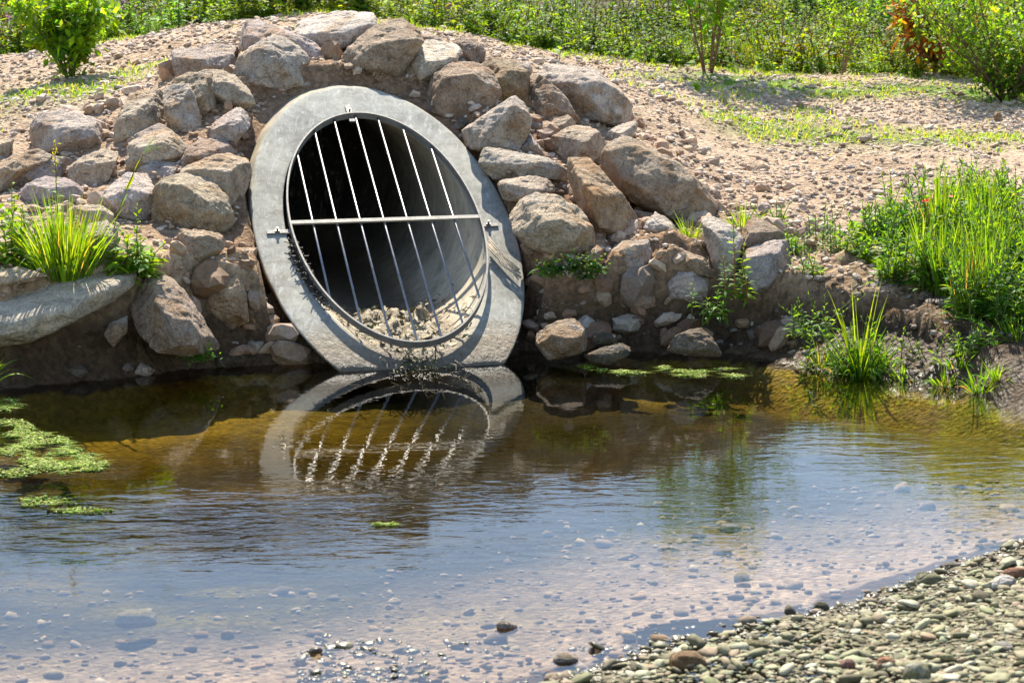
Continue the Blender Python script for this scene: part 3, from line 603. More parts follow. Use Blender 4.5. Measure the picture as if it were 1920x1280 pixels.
('E','895,715 955,705 950,730 910,740','g','k','grey stone up the gravel slope from the flat tan one',.5,None),
('E','1750,650 1775,615 1800,640 1785,680 1760,690','b','k','brown stone on the gravel under the right shrub',.6,None),
('E','1835,640 1900,620 1990,630 1985,660 1850,660','b','k','long brown stone at the photo right edge below the shrub',.5,None),
('E','920,945 950,920 972,935 965,955 930,958','g','k','dark grey pebble on the lower gravel slope',.5,None),
('E','970,950 1000,938 1028,948 1015,968 975,968','o','k','reddish pebble beside the dark grey one',.5,None),
('E','420,1160 460,1130 495,1160 480,1200 440,1200','p','k','pinkish cobble on the gravel right of the largest dark boulder',.6,None),
]
def add_boulder(name, pts, base, rf, ridge, label, grp, D=None, cat='boulder'):
    P = np.array(pts, float); P = P.mean(0) + (P-P.mean(0))*1.12; x0, y0 = P.min(0); x1, y1 = P.max(0); w, h = x1-x0, y1-y0
    sub = name == 'sub'
    if D is None:
        cx = np.clip((x0+x1)/2, -200, 2100); D = hit(cx, y1-.12*h)[1] - .02
    s = D/F; W, Hh = w*s, h*s; m = min(W, Hh)
    def depth(py, r_): 
        hf = (y1-py)/h
        return Hh*(.10*min(hf, r_) + 1.5*max(0, hf-r_))
    pts3 = []; c = P.mean(0)
    R_ = np.array([[float(a) for a in q.split(',')] for q in ridge.split()]) if isinstance(ridge, str) else ridge
    for p in P: pts3.append(at(p[0], p[1], D + depth(p[1], rf) + .16*m))
    for p in P:
        q = c + (p-c)*.84; pts3.append(at(q[0], q[1], D + depth(q[1], rf) + .16*m + .85*max(m, .6*W)))
    def span(py):
        xs = []
        for a, b in zip(P, np.roll(P, -1, 0)):
            if (a[1]-py)*(b[1]-py) <= 0 and a[1] != b[1]: xs.append(a[0] + (b[0]-a[0])*(py-a[1])/(b[1]-a[1]))
        return (min(xs), max(xs)) if len(xs) > 1 else (x0, x1)
    if R_ is None:
        fr = []
        for hf, fx in ((rf, .18), (rf+.04, .5), (rf-.03, .82), (.16, .3), (.2, .7)):
            hf = hf + random.uniform(-.07, .07); fx = fx + random.uniform(-.07, .07); py = y1-hf*h; a, b = span(py); fr.append((a+(b-a)*fx, py))
        R_ = np.array(fr)
    else:
        lo = []
        for fx in (.28, .72):
            py = y1-.15*h; a, b = span(py); lo.append((a+(b-a)*fx, py))
        R_ = np.vstack([R_, lo])
    for p in R_: pts3.append(at(p[0], p[1], D + depth(p[1], max(rf, .3)) - m*random.uniform(.10, .24)))
    bm = bmesh.new()
    for p in pts3: bm.verts.new(p)
    r = bmesh.ops.convex_hull(bm, input=bm.verts)
    bmesh.ops.delete(bm, geom=[e for e in set(r['geom_interior'] + r['geom_unused']) if isinstance(e, bmesh.types.BMVert)], context='VERTS')
    ctr = Vector(np.mean(pts3, 0))
    for _ in range(0 if 'slab' in label else 10):      # fracture faces
        nrm = Vector((random.gauss(0, .8), -abs(random.gauss(.5, .5)), random.gauss(.25, .6))).normalized(); sup = max((v.co-ctr).dot(nrm) for v in bm.verts)
        rr = bmesh.ops.bisect_plane(bm, geom=bm.verts[:]+bm.edges[:]+bm.faces[:], plane_co=ctr+nrm*sup*random.uniform(.74, .92), plane_no=nrm, clear_outer=True)
        bmesh.ops.holes_fill(bm, edges=[e for e in bm.edges if e.is_boundary], sides=0)
    me = bpy.data.meshes.new('tmp'); bm.to_mesh(me); bm.free()
    o = bpy.data.objects.new('tmp', me); COL.objects.link(o)
    size = (W*Hh*max(m, .6*W))**(1/3.)
    md = o.modifiers.new('r', 'REMESH'); md.mode = 'VOXEL'; md.voxel_size = max(W, Hh)/ (62 if w > 60 else 22)
    dg = bpy.context.evaluated_depsgraph_get(); ev = o.evaluated_get(dg); em = ev.to_mesh()
    n = len(em.vertices); co = np.empty(n*3); em.vertices.foreach_get('co', co); co = co.reshape(-1, 3)
    ed = np.empty(len(em.edges)*2, int); em.edges.foreach_get('vertices', ed); ed = ed.reshape(-1, 2)
    pv = [tuple(p.vertices) for p in em.polygons]; ev.to_mesh_clear()
    bpy.data.objects.remove(o); bpy.data.meshes.remove(me)
    cnt = np.bincount(ed.ravel(), minlength=n)[:, None]
    def smooth(v, k=1):
        for _ in range(k):
            a = np.zeros_like(v); np.add.at(a, ed[:, 0], v[ed[:, 1]]); np.add.at(a, ed[:, 1], v[ed[:, 0]]); v = v*.6 + .4*a/np.maximum(cnt, 1)
        return v
    co = smooth(co, 1)
    cc = co.mean(0); nr = norm(co-cc)
    seed = Vector((random.random()*50, random.random()*50, random.random()*50)); k = 1/size
    dsp = np.empty(n)
    for i_ in range(n):
        p = Vector(co[i_])*k + seed
        a = mn.noise(p*1.6); b = mn.noise(p*4.1 + seed); c2 = mn.fractal(p*9.0, .9, 2.1, 3)
        rid = 1-abs(mn.noise(p*2.7 - seed))*2
        dsp[i_] = .018*a + .022*b + .022*c2 - .035*max(0, rid-.62)
    co = co + nr*(dsp*size)[:, None]
    g = Geo(); g.add(co, [np.array([q for q in pv if len(q) == 4]), np.array([q for q in pv if len(q) == 3])], base)
    org = np.array([cc[0], cc[1], co[:, 2].min()])
    o = g.obj(name, ROCK, None, True, tuple(org)); j = random.uniform(.9, 1.12)
    j *= .92; o.color = (base[0]*j, base[1]*j*random.uniform(.91, .97), base[2]*j*random.uniform(.82, .93), 1)
    return tag(o, label, cat, GROUPS.get(grp, grp))
ROCKS = {}
for code, pts, tone, grp, label, rf, ridge in BOULDERS:
    ox, oy, sc = CROP[code]; cv = lambda s_: np.array([[float(a) for a in q.split(',')] for q in s_.split()])/sc + [ox, oy]
    P = cv(pts); Dw = dict(zip(('brown block with', 'dark rounded boulder at', 'flat wet stone', 'low wet lump', 'tilted brown', 'dark brown boulder set', 'smooth orange', 'greyish weathered', 'grey stone tucked', 'long pale slab', 'thin tan slab'), (11.0, 11.05, 11.0, 11.2, 10.72, 11.35, 11.2, 11.5, 10.75, 10.5, 10.68))); Dw = next((d_ for k_, d_ in Dw.items() if label.startswith(k_)), None); big = np.ptp(P[:, 0]) > 45
    ROCKS[label] = add_boulder('boulder' if big else 'stone', P, TONE[tone], rf, cv(ridge) if ridge else None, label, grp, D=Dw, cat='boulder' if big else 'stone')

# stones under water and in the foreground
def cobble(name, px, py, z, lx, ly, lz, base, label, grp, rot=0.0, cat='stone'):
    bm = bmesh.new(); bmesh.ops.create_icosphere(bm, subdivisions=4, radius=1); sd = Vector((random.random()*40, random.random()*40, 3))
    for v in bm.verts:
        p = v.co.copy(); d = 1 + .22*mn.noise(p*.9+sd) + .09*mn.noise(p*2.2+sd) + .02*mn.noise(p*7+sd)
        q = Vector([math.copysign(abs(c)**.85, c) for c in p])*d; v.co = Vector((q.x*lx, q.y*ly, q.z*lz))
    bmesh.ops.recalc_face_normals(bm, faces=bm.faces)
    for f in bm.faces: f.smooth = True
    me = bpy.data.meshes.new(name); bm.to_mesh(me); bm.free(); me.materials.append(ROCK)
    o = link(bpy.data.objects.new(name, me)); w = atz(px, py, z); o.location = w; o.rotation_euler = (random.uniform(-.15, .15), random.uniform(-.15, .15), rot); o.color = (*base, 1)
    return tag(o, label, cat, grp)
SUBM = 'stones lying under the water by the pipe'
cobble('sunken_stone', 1085, 728, -.13, .22, .18, .085, (.36, .24, .06), 'broad amber stone sunk in the water right of the pipe foot', SUBM, .2)
cobble('sunken_stone', 1125, 694, -.10, .26, .14, .085, (.30, .19, .05), 'long amber stone sunk in front of the flat glinting stone', SUBM, -.1)
cobble('sunken_stone', 1230, 690, -.10, .16, .1, .06, (.26, .17, .05), 'small amber stone sunk in front of the dark waterline boulder', SUBM)
FG = 'larger stones on the pebble shore'
for px, py, z, a, b, c, col, lab, r in [
 (950, 1176, -.005, .034, .024, .024, (.34, .28, .22), 'lone pale stone poking out of the shallow water', .3),
 (1290, 1240, .055, .056, .036, .03, (.25, .155, .075), 'brown rounded cobble among green pebbles', .1),
 (1742, 1090, .02, .046, .036, .032, (.19, .18, .10), 'olive cobble at the water edge right side', .0),
 (1720, 1270, .12, .042, .03, .046, (.20, .185, .09), 'dark angular stone standing at the bottom edge', .2),
 (1418, 1212, .04, .058, .022, .02, (.25, .25, .15), 'long flat olive pebble', .25),
 (1660, 1250, .09, .03, .022, .03, (.30, .16, .09), 'rusty red pebble near the bottom edge', .5),
 (1590, 1247, .08, .024, .02, .02, (.33, .17, .12), 'pink round pebble left of the rusty red one', .0),
 (1785, 1060, .012, .04, .02, .012, (.16, .13, .09), 'thin dark stone lying in the water by the shore', .0),
 (1540, 1138, .01, .026, .022, .02, (.09, .085, .05), 'dark mossy stone at the shoreline', .0),
 (1905, 1075, .06, .04, .03, .02, (.32, .17, .11), 'reddish flat pebble at the right edge of the shore', .3),
 (1880, 1092, .06, .05, .028, .022, (.46, .42, .36), 'pale flat pebble next to the reddish one', .5),
 (1060, 1236, .0, .036, .026, .018, (.34, .30, .24), 'pale wet stone shining in the shallows', .1),
 (255, 1160, -.05, .07, .05, .03, (.22, .17, .05), 'mossy amber stone under the shallow water', .1),
 (1880, 1215, .10, .036, .028, .02, (.34, .33, .26), 'large grey-green pebble low on the right', .7)]:
    cobble('stone', px, py, z, a, b, c, col, lab, FG, r)

# ---------------------------------------------------------------- loose stones: gravel of the bank, pebbles of the shore
def templ(sub, n, sq, rough):
    out = []
    for k in range(n):
        bm = bmesh.new(); bmesh.ops.create_icosphere(bm, subdivisions=sub, radius=1); sd = Vector((random.random()*40, 5, random.random()*40))
        for v in bm.verts:
            p = v.co.copy(); d = 1 + rough*mn.noise(p*1.1+sd) + rough*.5*mn.noise(p*2.6+sd); v.co = Vector([math.copysign(abs(c)**sq, c) for c in p])*d
        bm.verts.index_update(); out.append((np.array([v.co[:] for v in bm.verts]), np.array([[v.index for v in f.verts] for f in bm.faces]))); bm.free()
    return out
def scatter(P, size, T, flat, cols, tilt=.25):
    """many stones in one loose mass"""
    g = Geo(); n = len(P); kind = rng.integers(0, len(T), n)
    for k, (tv, tf) in enumerate(T):
        I = np.where(kind == k)[0]; m = len(I)
        if not m: continue
        a = rng.uniform(0, 2*pi, m); asp = rng.uniform(.55, 1, m); fl = rng.uniform(flat*.75, flat*1.3, m)
        S = np.stack([size[I], size[I]*asp, size[I]*fl], 1)
        v = tv[None]*S[:, None]
        tx, ty = rng.normal(0, tilt, m)[:, None], rng.normal(0, tilt, m)[:, None]
        x, y, z = v[..., 0], v[..., 1], v[..., 2]
        y, z = y*np.cos(tx)-z*np.sin(tx), y*np.sin(tx)+z*np.cos(tx); x, z = x*np.cos(ty)+z*np.sin(ty), -x*np.sin(ty)+z*np.cos(ty)
        ca, sa = np.cos(a)[:, None], np.sin(a)[:, None]
        v = np.stack([x*ca-y*sa, x*sa+y*ca, z], -1) + P[I][:, None]
        nv = len(tv); f = (tf[None] + (np.arange(m)*nv)[:, None, None]).reshape(-1, 3)
        g.add(v.reshape(-1, 3), f, np.repeat(cols[I], nv, 0))
    return g
def veg_front(x): return np.interp(x, [-6, -4.5, -3.0, -2, 0, 1.5, 4, 7], [20.5, 21, 22, 22.5, 22.3, 22.3, 22.8, 22.8])
n = 52000; x = rng.uniform(-5, 6.5, n); y = 10.6 + 12.9*rng.uniform(0, 1, n)**1.15
z = terrain(x, y); keep = ((z > .33) | (rng.uniform(0, 1, n) < .5) & (z > .03)) & (y > bank_edge(x)+.1) & (fbm(x, y, 1.3, 33, 3) + .75*rng.uniform(-1, 1, n) > -.5) & ~in_pipe(np.stack([x, y, z], 1), PRO+.05)
x, y, z = x[keep], y[keep], z[keep]; n = len(x)
sz = np.clip(rng.lognormal(math.log(.016), .42, n), .007, .06); P = np.stack([x, y, z + sz*.15], 1)
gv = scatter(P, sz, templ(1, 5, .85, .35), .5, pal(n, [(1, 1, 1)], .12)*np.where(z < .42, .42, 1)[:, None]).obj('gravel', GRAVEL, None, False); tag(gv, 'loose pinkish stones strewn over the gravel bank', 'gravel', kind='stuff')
n = 7500; x = rng.uniform(-4.2, 2.3, n); y = 10.4 + 4.9*rng.uniform(0, 1, n); z = terrain(x, y); r_ = np.hypot(x+.55, (y-13.0)*.75)
keep = (r_ < 2.3 + .7*fbm(x, y, 1.5, 37, 2)) & (z > .03) & ~in_pipe(np.stack([x, y, z], 1), PRO+.06) & (fbm(x, y, 2, 39, 2) > -.35) & ((z < .55) | (rng.uniform(0, 1, n) < .22)); x, y, z = x[keep], y[keep], z[keep]; n = len(x)
sz = np.clip(rng.lognormal(math.log(.034), .5, n)*np.where(z < .5, 1.25, 1), .015, .12)
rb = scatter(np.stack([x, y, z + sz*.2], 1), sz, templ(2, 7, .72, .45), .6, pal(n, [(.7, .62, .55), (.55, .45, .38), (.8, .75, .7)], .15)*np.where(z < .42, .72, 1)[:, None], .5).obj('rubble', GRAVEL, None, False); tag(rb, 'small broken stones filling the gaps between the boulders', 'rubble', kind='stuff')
# pebble shore in the foreground, dry above, wet at the edge, running on under the water
n = 42000; x = rng.uniform(-2.2, 2.6, n); y = rng.uniform(5.2, 8.0, n); d = y - shore(x); keep = (d < .05*rng.normal(0, 1, n) + .07*fbm(x, y, 4, 71, 2)) & (np.abs(x) < .27*y+.15); x, y = x[keep], y[keep]; n = len(x)
sz = np.clip(rng.lognormal(math.log(.0092), .52, n), .005, .042); P = np.stack([x, y, terrain(x, y) + sz*rng.uniform(-.2, .45, n)], 1)
Q_ = [atz(rng.uniform(560, 1240), rng.uniform(1185, 1330), 0) for _ in range(1500)]
Q_ = np.array([q for q in Q_ if fbm(q[0], q[1], 5, 63, 3) + .9*rng.uniform(-1, 1) > .25 + 1.6*(q[1]-5.85)]); s2 = np.clip(rng.lognormal(math.log(.0105), .45, len(Q_)), .005, .03)
P = np.vstack([P, Q_ + np.stack([0*s2, 0*s2, -.004 + s2*rng.uniform(-.35, .25, len(s2))], 1)]); sz = np.concatenate([sz, s2]); n = len(P)
G1 = scatter(P, sz, templ(2, 9, 0.86, .45), .36, pal(n, [(1, 1, 1), (.9, 1, .85), (1.1, 1, .9)], .15))
pv_ = G1.obj('pebbles', PEBBLE); tag(pv_, 'greenish grey pebbles of the near shore', 'pebbles', kind='stuff')
n = 3600; x = rng.uniform(-2.8, 2.9, n); y = 5.3 + 3.6*rng.uniform(0, 1, n)**1.25; d = y-shore(x); keep = (d > -.02) & (np.abs(x) < .28*y+.2) & (d < 2.2 + .5*fbm(x, y, .9, 66, 2)); x, y, d = x[keep], y[keep], d[keep]; n = len(x)
sz = np.clip(rng.lognormal(math.log(.0125), .5, n), .005, .05); z = terrain(x, y); P = np.stack([x, y, z + sz*.05], 1)
tip = np.where((d < .5) & (rng.uniform(0, 1, n) < np.where((d < .4) & (np.abs(x-.2) < .6), .3, .1)))[0]; P[tip, 2] += .012
mp_ = scatter(P, sz, templ(1, 6, .9, .3), .45, pal(n, [(1.3, 1.1, .95), (1, .9, .75), (1.5, 1.35, 1.2), (.8, .65, .5)], .2)).obj('streambed_pebbles', BEDSTONE); tag(mp_, 'wet pebbles covering the shallow stream bed', 'pebbles', kind='stuff')
# ---------------------------------------------------------------- plants
YG = [(.12, .24, .012), (.09, .20, .012), (.16, .27, .02), (.07, .15, .012)]
DG = [(.035, .10, .015), (.05, .13, .02), (.025, .07, .012), (.07, .15, .02)]
MG = [(.06, .16, .015), (.08, .19, .015), (.045, .12, .015), (.10, .20, .02)]
def stem_pts(p, h, lean, n=7):
    t = np.linspace(0, 1, n)[:, None]; return np.asarray(p) + t*np.array([0, 0, h]) + (t**1.7)*np.asarray([lean[0]*h, lean[1]*h, 0])
def stemmed(gl, gs, p, h, leaf=.09, wd=.2, n=26, lean=(0, 0), cols=MG, sc=(.10, .12, .03), start=.12, rad=.004, top=.35, rise=.5):
    """a herb: upright stem with lance-shaped leaves round it"""
    S = stem_pts(p, h, lean); tube(gs, S, np.linspace(rad, rad*.45, len(S)), 5, sc)
    t = np.linspace(start, 1, n) + rng.normal(0, .01, n); t = np.clip(t, 0, 1)
    B = np.stack([np.interp(t, np.linspace(0, 1, len(S)), S[:, k]) for k in range(3)], 1)
    a = np.arange(n)*2.4 + rng.uniform(0, 6); el = rise + .9*(t**3) + rng.normal(0, .15, n)
    d = np.stack([np.cos(a)*np.cos(el), np.sin(a)*np.cos(el), np.sin(el)], 1)
    L_ = leaf*(1 - (1-top)*np.clip((t-.35)/.65, 0, 1))*rng.uniform(.8, 1.2, n)
    leaves(gl, B, d, L_, L_*wd, pal(n, cols), 4, rng.uniform(.25, .6, n))
def tuft(gl, p, n, h, spread=.5, width=.012, cols=YG, droop=.35, rad=.05, lean=(0, 0)):
    a = rng.uniform(0, 2*pi, n); r = rng.uniform(0, 1, n)**.7
    B = np.asarray(p) + np.stack([np.cos(a)*r*rad, np.sin(a)*r*rad, np.zeros(n)], 1)
    d = np.stack([np.cos(a)*r*spread + lean[0] + rng.normal(0, .08, n), np.sin(a)*r*spread + lean[1] + rng.normal(0, .08, n), np.ones(n)], 1)
    L_ = h*rng.uniform(.55, 1.1, n); cc_ = pal(n, cols); dry = rng.uniform(0, 1, n) < .07; cc_[dry] = pal(int(dry.sum()), [(.34, .27, .11), (.26, .18, .07)]); L_ = np.where(dry, L_*.75, L_)
    leaves(gl, B, d, L_, width*rng.uniform(.6, 1.2, n), cc_, 6, droop*rng.uniform(.3, 1.5, n)*(.3+r), 'blade')
def place(px, py, D=None):
    return hit(px, py) if D is None else at(px, py, D)
class Stems:
    '''keeps every stem apart, so that a plant with a few stems gets one part for each'''
    def __init__(s): s.g = []
    def add(s, v, f, c): s.g.append(Geo().add(v, f, c))
    def parts(s, names, mt, r):
        if len(s.g) <= 6:
            for q in s.g: q.obj(names[0], mt, r)
        else:
            m = Geo()
            for q in s.g: m.merge(q)
            m.obj(names[1], mt, r)
def herb(name, label, cat, p, group=None, build=None, parts=('leaves', 'stem')):
    gl, gs = Geo(), Stems(); r = thing(name, label, cat, tuple(p), group); build(gl, gs, np.asarray(p, float))
    if gl.n: gl.obj('blades' if not gs.g else parts[0], LEAF, r)
    gs.parts(('stem', 'stems'), STEM, r)
    return r
def flower(g, p, r, col, n=5):
    a = np.arange(n)*2*pi/n + rng.uniform(0, 6); d = np.stack([np.cos(a), np.sin(a)*.8, .5+0*a], 1)
    leaves(g, np.tile(p, (n, 1)), d, r, r*.8, np.tile(col, (n, 1)), 2, .1)
# --- left bank
p = at(122, 522, 10.95)
herb('grass_tuft', 'tall bright yellow-green grass tuft on the long pale slab', 'grass tuft', p, None, lambda gl, gs, p: tuft(gl, p, 430, .56, .5, .012, YG, .4, .15))
def b(gl, gs, p):
    for k in range(15): 
        stemmed(gl, gs, p + [rng.normal(0, .07), rng.normal(0, .05), 0], rng.uniform(.12, .28), .14, .36, 13, (rng.normal(0, .35), rng.normal(0, .2)), YG, start=.05, rise=.25)
    stemmed(gl, gs, p + [.05, 0, 0], .42, .085, .3, 20, (.05, 0), YG)
herb('broadleaf_weed', 'broad-leaved weed right of the tall grass tuft', 'weed', at(240, 518, 11.05), None, b)
def b(gl, gs, p):
    S = stem_pts(p, .62, (.34, 0)); tube(gs, S, .0035, 5, (.2, .17, .06))
    for t in (.5, .62, .76, .88): 
        q = S[int(t*6)]; leaves(gl, [q], [(.5, 0, 1)], .12, .022, pal(1, YG), 4, .1)
    leaves(gl, np.repeat(S[-1:], 3, 0), [(.7, 0, .6), (.5, .2, .8), (.8, -.2, .4)], .13, .018, pal(3, YG), 4, .1)
herb('grass_stalk', 'slender grass stalk leaning right from the broad-leaved weed', 'grass', at(205, 500, 11.1), None, b)
def b(gl, gs, p):
    stemmed(gl, gs, p, .66, .09, .26, 20, (.0, 0), YG, (.16, .12, .05), .02, .0045, .18)
    q = p + [0, 0, .66]
    for k in range(24): leaves(gl, [p + [rng.normal(0, .012), 0, .52+.14*rng.uniform()]], sph(1), .025, .014, pal(1, [(.2, .22, .05)]), 2, .1)
herb('tall_weed', 'tall reddish-stemmed weed with a seed head behind the grass tuft', 'weed', at(112, 490, 11.15), None, b)
def b(gl, gs, p):
    for k in range(15): stemmed(gl, gs, p + [rng.normal(.04, .10), rng.normal(0, .05), 0], rng.uniform(.16, .44), .13, .32, 18, (rng.normal(0, .15), 0), YG, start=.05, rise=.3)
    stemmed(gl, gs, p + [.04, 0, 0], .55, .085, .27, 22, (.03, 0), YG, (.2, .11, .05))
herb('leafy_weed', 'bushy yellow-green weed at the left edge of the photo', 'weed', at(12, 505, 11.0), None, b)
herb('overhanging_grass', 'few grass blades hanging over the water at the left edge', 'grass', at(-25, 720, 10.2), None, lambda gl, gs, p: tuft(gl, p, 16, .3, .7, .012, YG, .5, .05, (.5, -.1)))
# --- low plants right of the pipe
def b(gl, gs, p):
    for k in range(34): stemmed(gl, gs, p + [rng.uniform(-.16, .22), rng.uniform(-.05, .02), rng.uniform(-.02, .05)], rng.uniform(.04, .11), .06, .5, 7, (rng.normal(0, .5), -.4), DG, start=.1, rise=.2)
herb('creeping_weed', 'dark green creeping weed hanging under the fat rounded boulder', 'weed', at(1060, 516, 11.58), None, b)
def b(gl, gs, p):
    for dx, hh in ((0, .46), (.04, .33), (-.05, .26), (.07, .24)): stemmed(gl, gs, p + [dx, rng.normal(0, .02), 0], hh, .085, .2, 34, (rng.normal(0, .1), 0), YG[:2]+MG, (.25, .10, .04), .04, .0045, .3, .35)
herb('purple_loosestrife', 'tall lance-leaved plant with a reddish tip between the upright block and leaning stone', 'plant', at(1378, 566, 11.5), None, b)
herb('seedling', 'bright young plant with a star of leaves on the mud', 'plant', at(1345, 598, 11.42), None, lambda gl, gs, p: [stemmed(gl, gs, p + [dx, 0, 0], hh, .1, .26, 16, (0, 0), MG, start=.1, rise=.3) for dx, hh in ((0, .15), (.03, .09), (-.04, .08))])
herb('seedling', 'thin-stemmed young plant left of the bright starry one', 'plant', at(1297, 612, 11.42), None, lambda gl, gs, p: [stemmed(gl, gs, p + [dx, 0, 0], hh, .075, .24, 16, (l, 0), MG, start=.45, rise=.2) for dx, hh, l in ((0, .24, .0), (.06, .16, .2), (.09, .12, .3))])
herb('grass_tuft', 'thin grass tuft beside the largest dark brown boulder', 'grass tuft', place(1288, 452), None, lambda gl, gs, p: tuft(gl, p, 60, .26, .7, .009, YG, .5, .07, (-.15, 0)))
herb('grass_tuft', 'wispy grass tuft behind the upright pale block', 'grass tuft', place(1392, 430), None, lambda gl, gs, p: tuft(gl, p, 70, .24, .8, .008, YG, .5, .1))
SM = 'small weeds along the top of the right bank'
for px, py, h, lab in [(1462, 425, .17, 'small weed on the gravel above the brown wedge stone'), (1500, 480, .16, 'small weed right of the leaning grey stone'), (1548, 452, .24, 'bushy small weed with upright leaf on the bank top'),
                       (1602, 448, .22, 'thin upright weed standing alone on the gravel'), (1518, 520, .16, 'little weed hanging at the ledge end'), (1470, 462, .13, 'low weed behind the leaning grey stone'), (1572, 470, .16, 'low leafy weed beside the bushy small one')]:
    q = place(px, py); herb('small_weed', lab, 'weed', q, SM, lambda gl, gs, p: [stemmed(gl, gs, p + [rng.normal(0, .05), rng.normal(0, .04), 0], h*rng.uniform(.5, 1.05), .07, .22, 15, (rng.normal(0, .25), 0), YG[:2]+MG, start=.08, rise=.35) for _ in range(2 if 'thin' in lab else 7)])
herb('sedge_clump', 'dense grassy clump growing out of the water edge', 'grass clump', at(1612, 704, 10.85), None, lambda gl, gs, p: (tuft(gl, p, 380, .36, .75, .011, MG+DG[:2]+YG[:1], .75, .13), tuft(gl, p, 26, .66, .3, .010, YG, .4, .05), [stemmed(gl, gs, p + [rng.normal(-.08, .12), rng.normal(0, .05), 0], rng.uniform(.2, .4), .07, .18, 22, (rng.normal(-.2, .3), 0), YG[:2]+MG, start=.1) for _ in range(16)]))
herb('water_weed', 'leafy plant left of the grassy clump on the mud', 'weed', at(1522, 640, 11.15), None, lambda gl, gs, p: [stemmed(gl, gs, p + [rng.normal(0, .08), rng.normal(0, .06), 0], rng.uniform(.14, .27), .07, .2, 18, (rng.normal(.1, .35), 0), YG[:2]+MG, start=.1) for _ in range(11)])
herb('water_weed', 'greyish leafy plant standing in the shallows right of the grassy clump', 'weed', at(1738, 715, 10.75), None, lambda gl, gs, p: [stemmed(gl, gs, p + [rng.normal(0, .07), rng.normal(0, .05), 0], rng.uniform(.12, .28), .065, .22, 16, (rng.normal(0, .35), 0), MG+[(.10, .15, .06)], start=.1) for _ in range(13)])
herb('water_weed', 'low yellowish weed at the water edge left of the grassy clump', 'weed', at(1540, 688, 10.95), None, lambda gl, gs, p: tuft(gl, p, 60, .2, 1.0, .008, YG+[(.2, .2, .05)], .6, .1))
herb('water_weed', 'leafy weed on the grey mud between the shallows plant and the arching grass', 'weed', place(1820, 668), None, lambda gl, gs, p: [stemmed(gl, gs, p + [rng.normal(0, .08), rng.normal(0, .05), 0], rng.uniform(.08, .2), .07, .22, 14, (rng.normal(-.1, .35), 0), MG+YG[:1], start=.08) for _ in range(10)])
herb('arching_grass', 'long grass blades arching into the water at the right edge', 'grass', at(1900, 655, 10.72), None, lambda gl, gs, p: (tuft(gl, p, 16, .50, .35, .022, MG, 1.0, .05, (-.8, -.5)), tuft(gl, p, 110, .3, .6, .012, MG+YG[:1], .7, .1, (-.2, -.3))))
for px, py in [(1690, 712), (1772, 722), (1835, 735), (1868, 712), (1660, 690), (1795, 690)]:
    herb('grass_tuft', 'small grass tuft on the mud of the right waterline', 'grass tuft', place(px, py), 'grass tufts along the right waterline', lambda gl, gs, p: tuft(gl, p, 55, rng.uniform(.12, .24), .9, .009, MG+YG[:2], .7, .07, (-.1, -.3)))
# --- the dense green patch on the right bank
PATCH = 'leafy plants of the dense patch on the right bank'
spots = []
for k in range(400):
    px, py = rng.uniform(1610, 1985), rng.uniform(395, 622)
    lim = np.interp(px, [1600, 1650, 1700, 1760, 1830, 1990], [480, 545, 560, 585, 620, 640]); top_ = np.interp(px, [1600, 1660, 1760, 1990], [480, 425, 400, 395])
    if top_ < py < lim and gnoise(px, py, .012, 55) > -.8: spots.append((px, py))
    if len(spots) >= 100: break
spots.sort(key=lambda s: s[1])
for k, (px, py) in enumerate(spots):
    q = place(px, py); kind = k % 5; hh = rng.uniform(.24, .42)*(1.0 if py > 430 else .8)*(.6 if px < 1680 else 1)
    if kind == 4:
        herb('grass_tuft', 'upright grass tuft among the leafy plants of the right bank', 'grass tuft', q, 'grass tufts in the dense patch on the right bank', lambda gl, gs, p: tuft(gl, p, 90, hh*1.35, .35, .012, YG+MG[:2], .3, .06))
    else:
        herb('leafy_plant', 'lance-leaved green plant in the dense patch on the right bank', 'plant', q, PATCH, lambda gl, gs, p: [stemmed(gl, gs, p + [rng.normal(0, .07), rng.normal(0, .07), 0], hh*rng.uniform(.6, 1.1), rng.uniform(.08, .12), .24, 20, (rng.normal(0, .2), rng.normal(0, .15)), (YG[1:2]+MG) if kind < 3 else MG+DG, start=.08) for _ in range(7)])
herb('reed_tuft', 'dark upright reed tuft in the middle of the right bank patch', 'grass tuft', place(1812, 585), None, lambda gl, gs, p: tuft(gl, p, 150, .5, .25, .010, DG+MG[:1], .15, .07))
herb('grass_stalk', 'single tall broad grass blade sticking up from the patch', 'grass', place(1775, 440), None, lambda gl, gs, p: tuft(gl, p, 5, .5, .1, .03, YG, .1, .02))
PF = 'pink flowers over the right bank patch'
for px, py, lab in [(1738, 378, 'pink flower on the left top of the green patch'), (1781, 376, 'pink flower next to the tall broad grass blade'), (1868, 358, 'dark pink flower on the top of the patch'), (1895, 364, 'pink flower nearest the right edge on the patch top'), (1888, 430, 'pale pink flower inside the patch on the right')]:
    q = place(px, py+42); top_ = at(px, py, q[1]); r = thing('pink_flower', lab, 'flower', tuple(q), PF); g = Geo(); tube(g, [q, (q+top_)/2+[.01, 0, 0], top_], .003, 5, (.1, .14, .04)); g.obj('stem', STEM, r)
    g = Geo()
    for k in range(5): flower(g, top_ + rng.normal(0, .012, 3), .03, (.55, .12, .42))
    g.obj('blossom', LEAF, r)
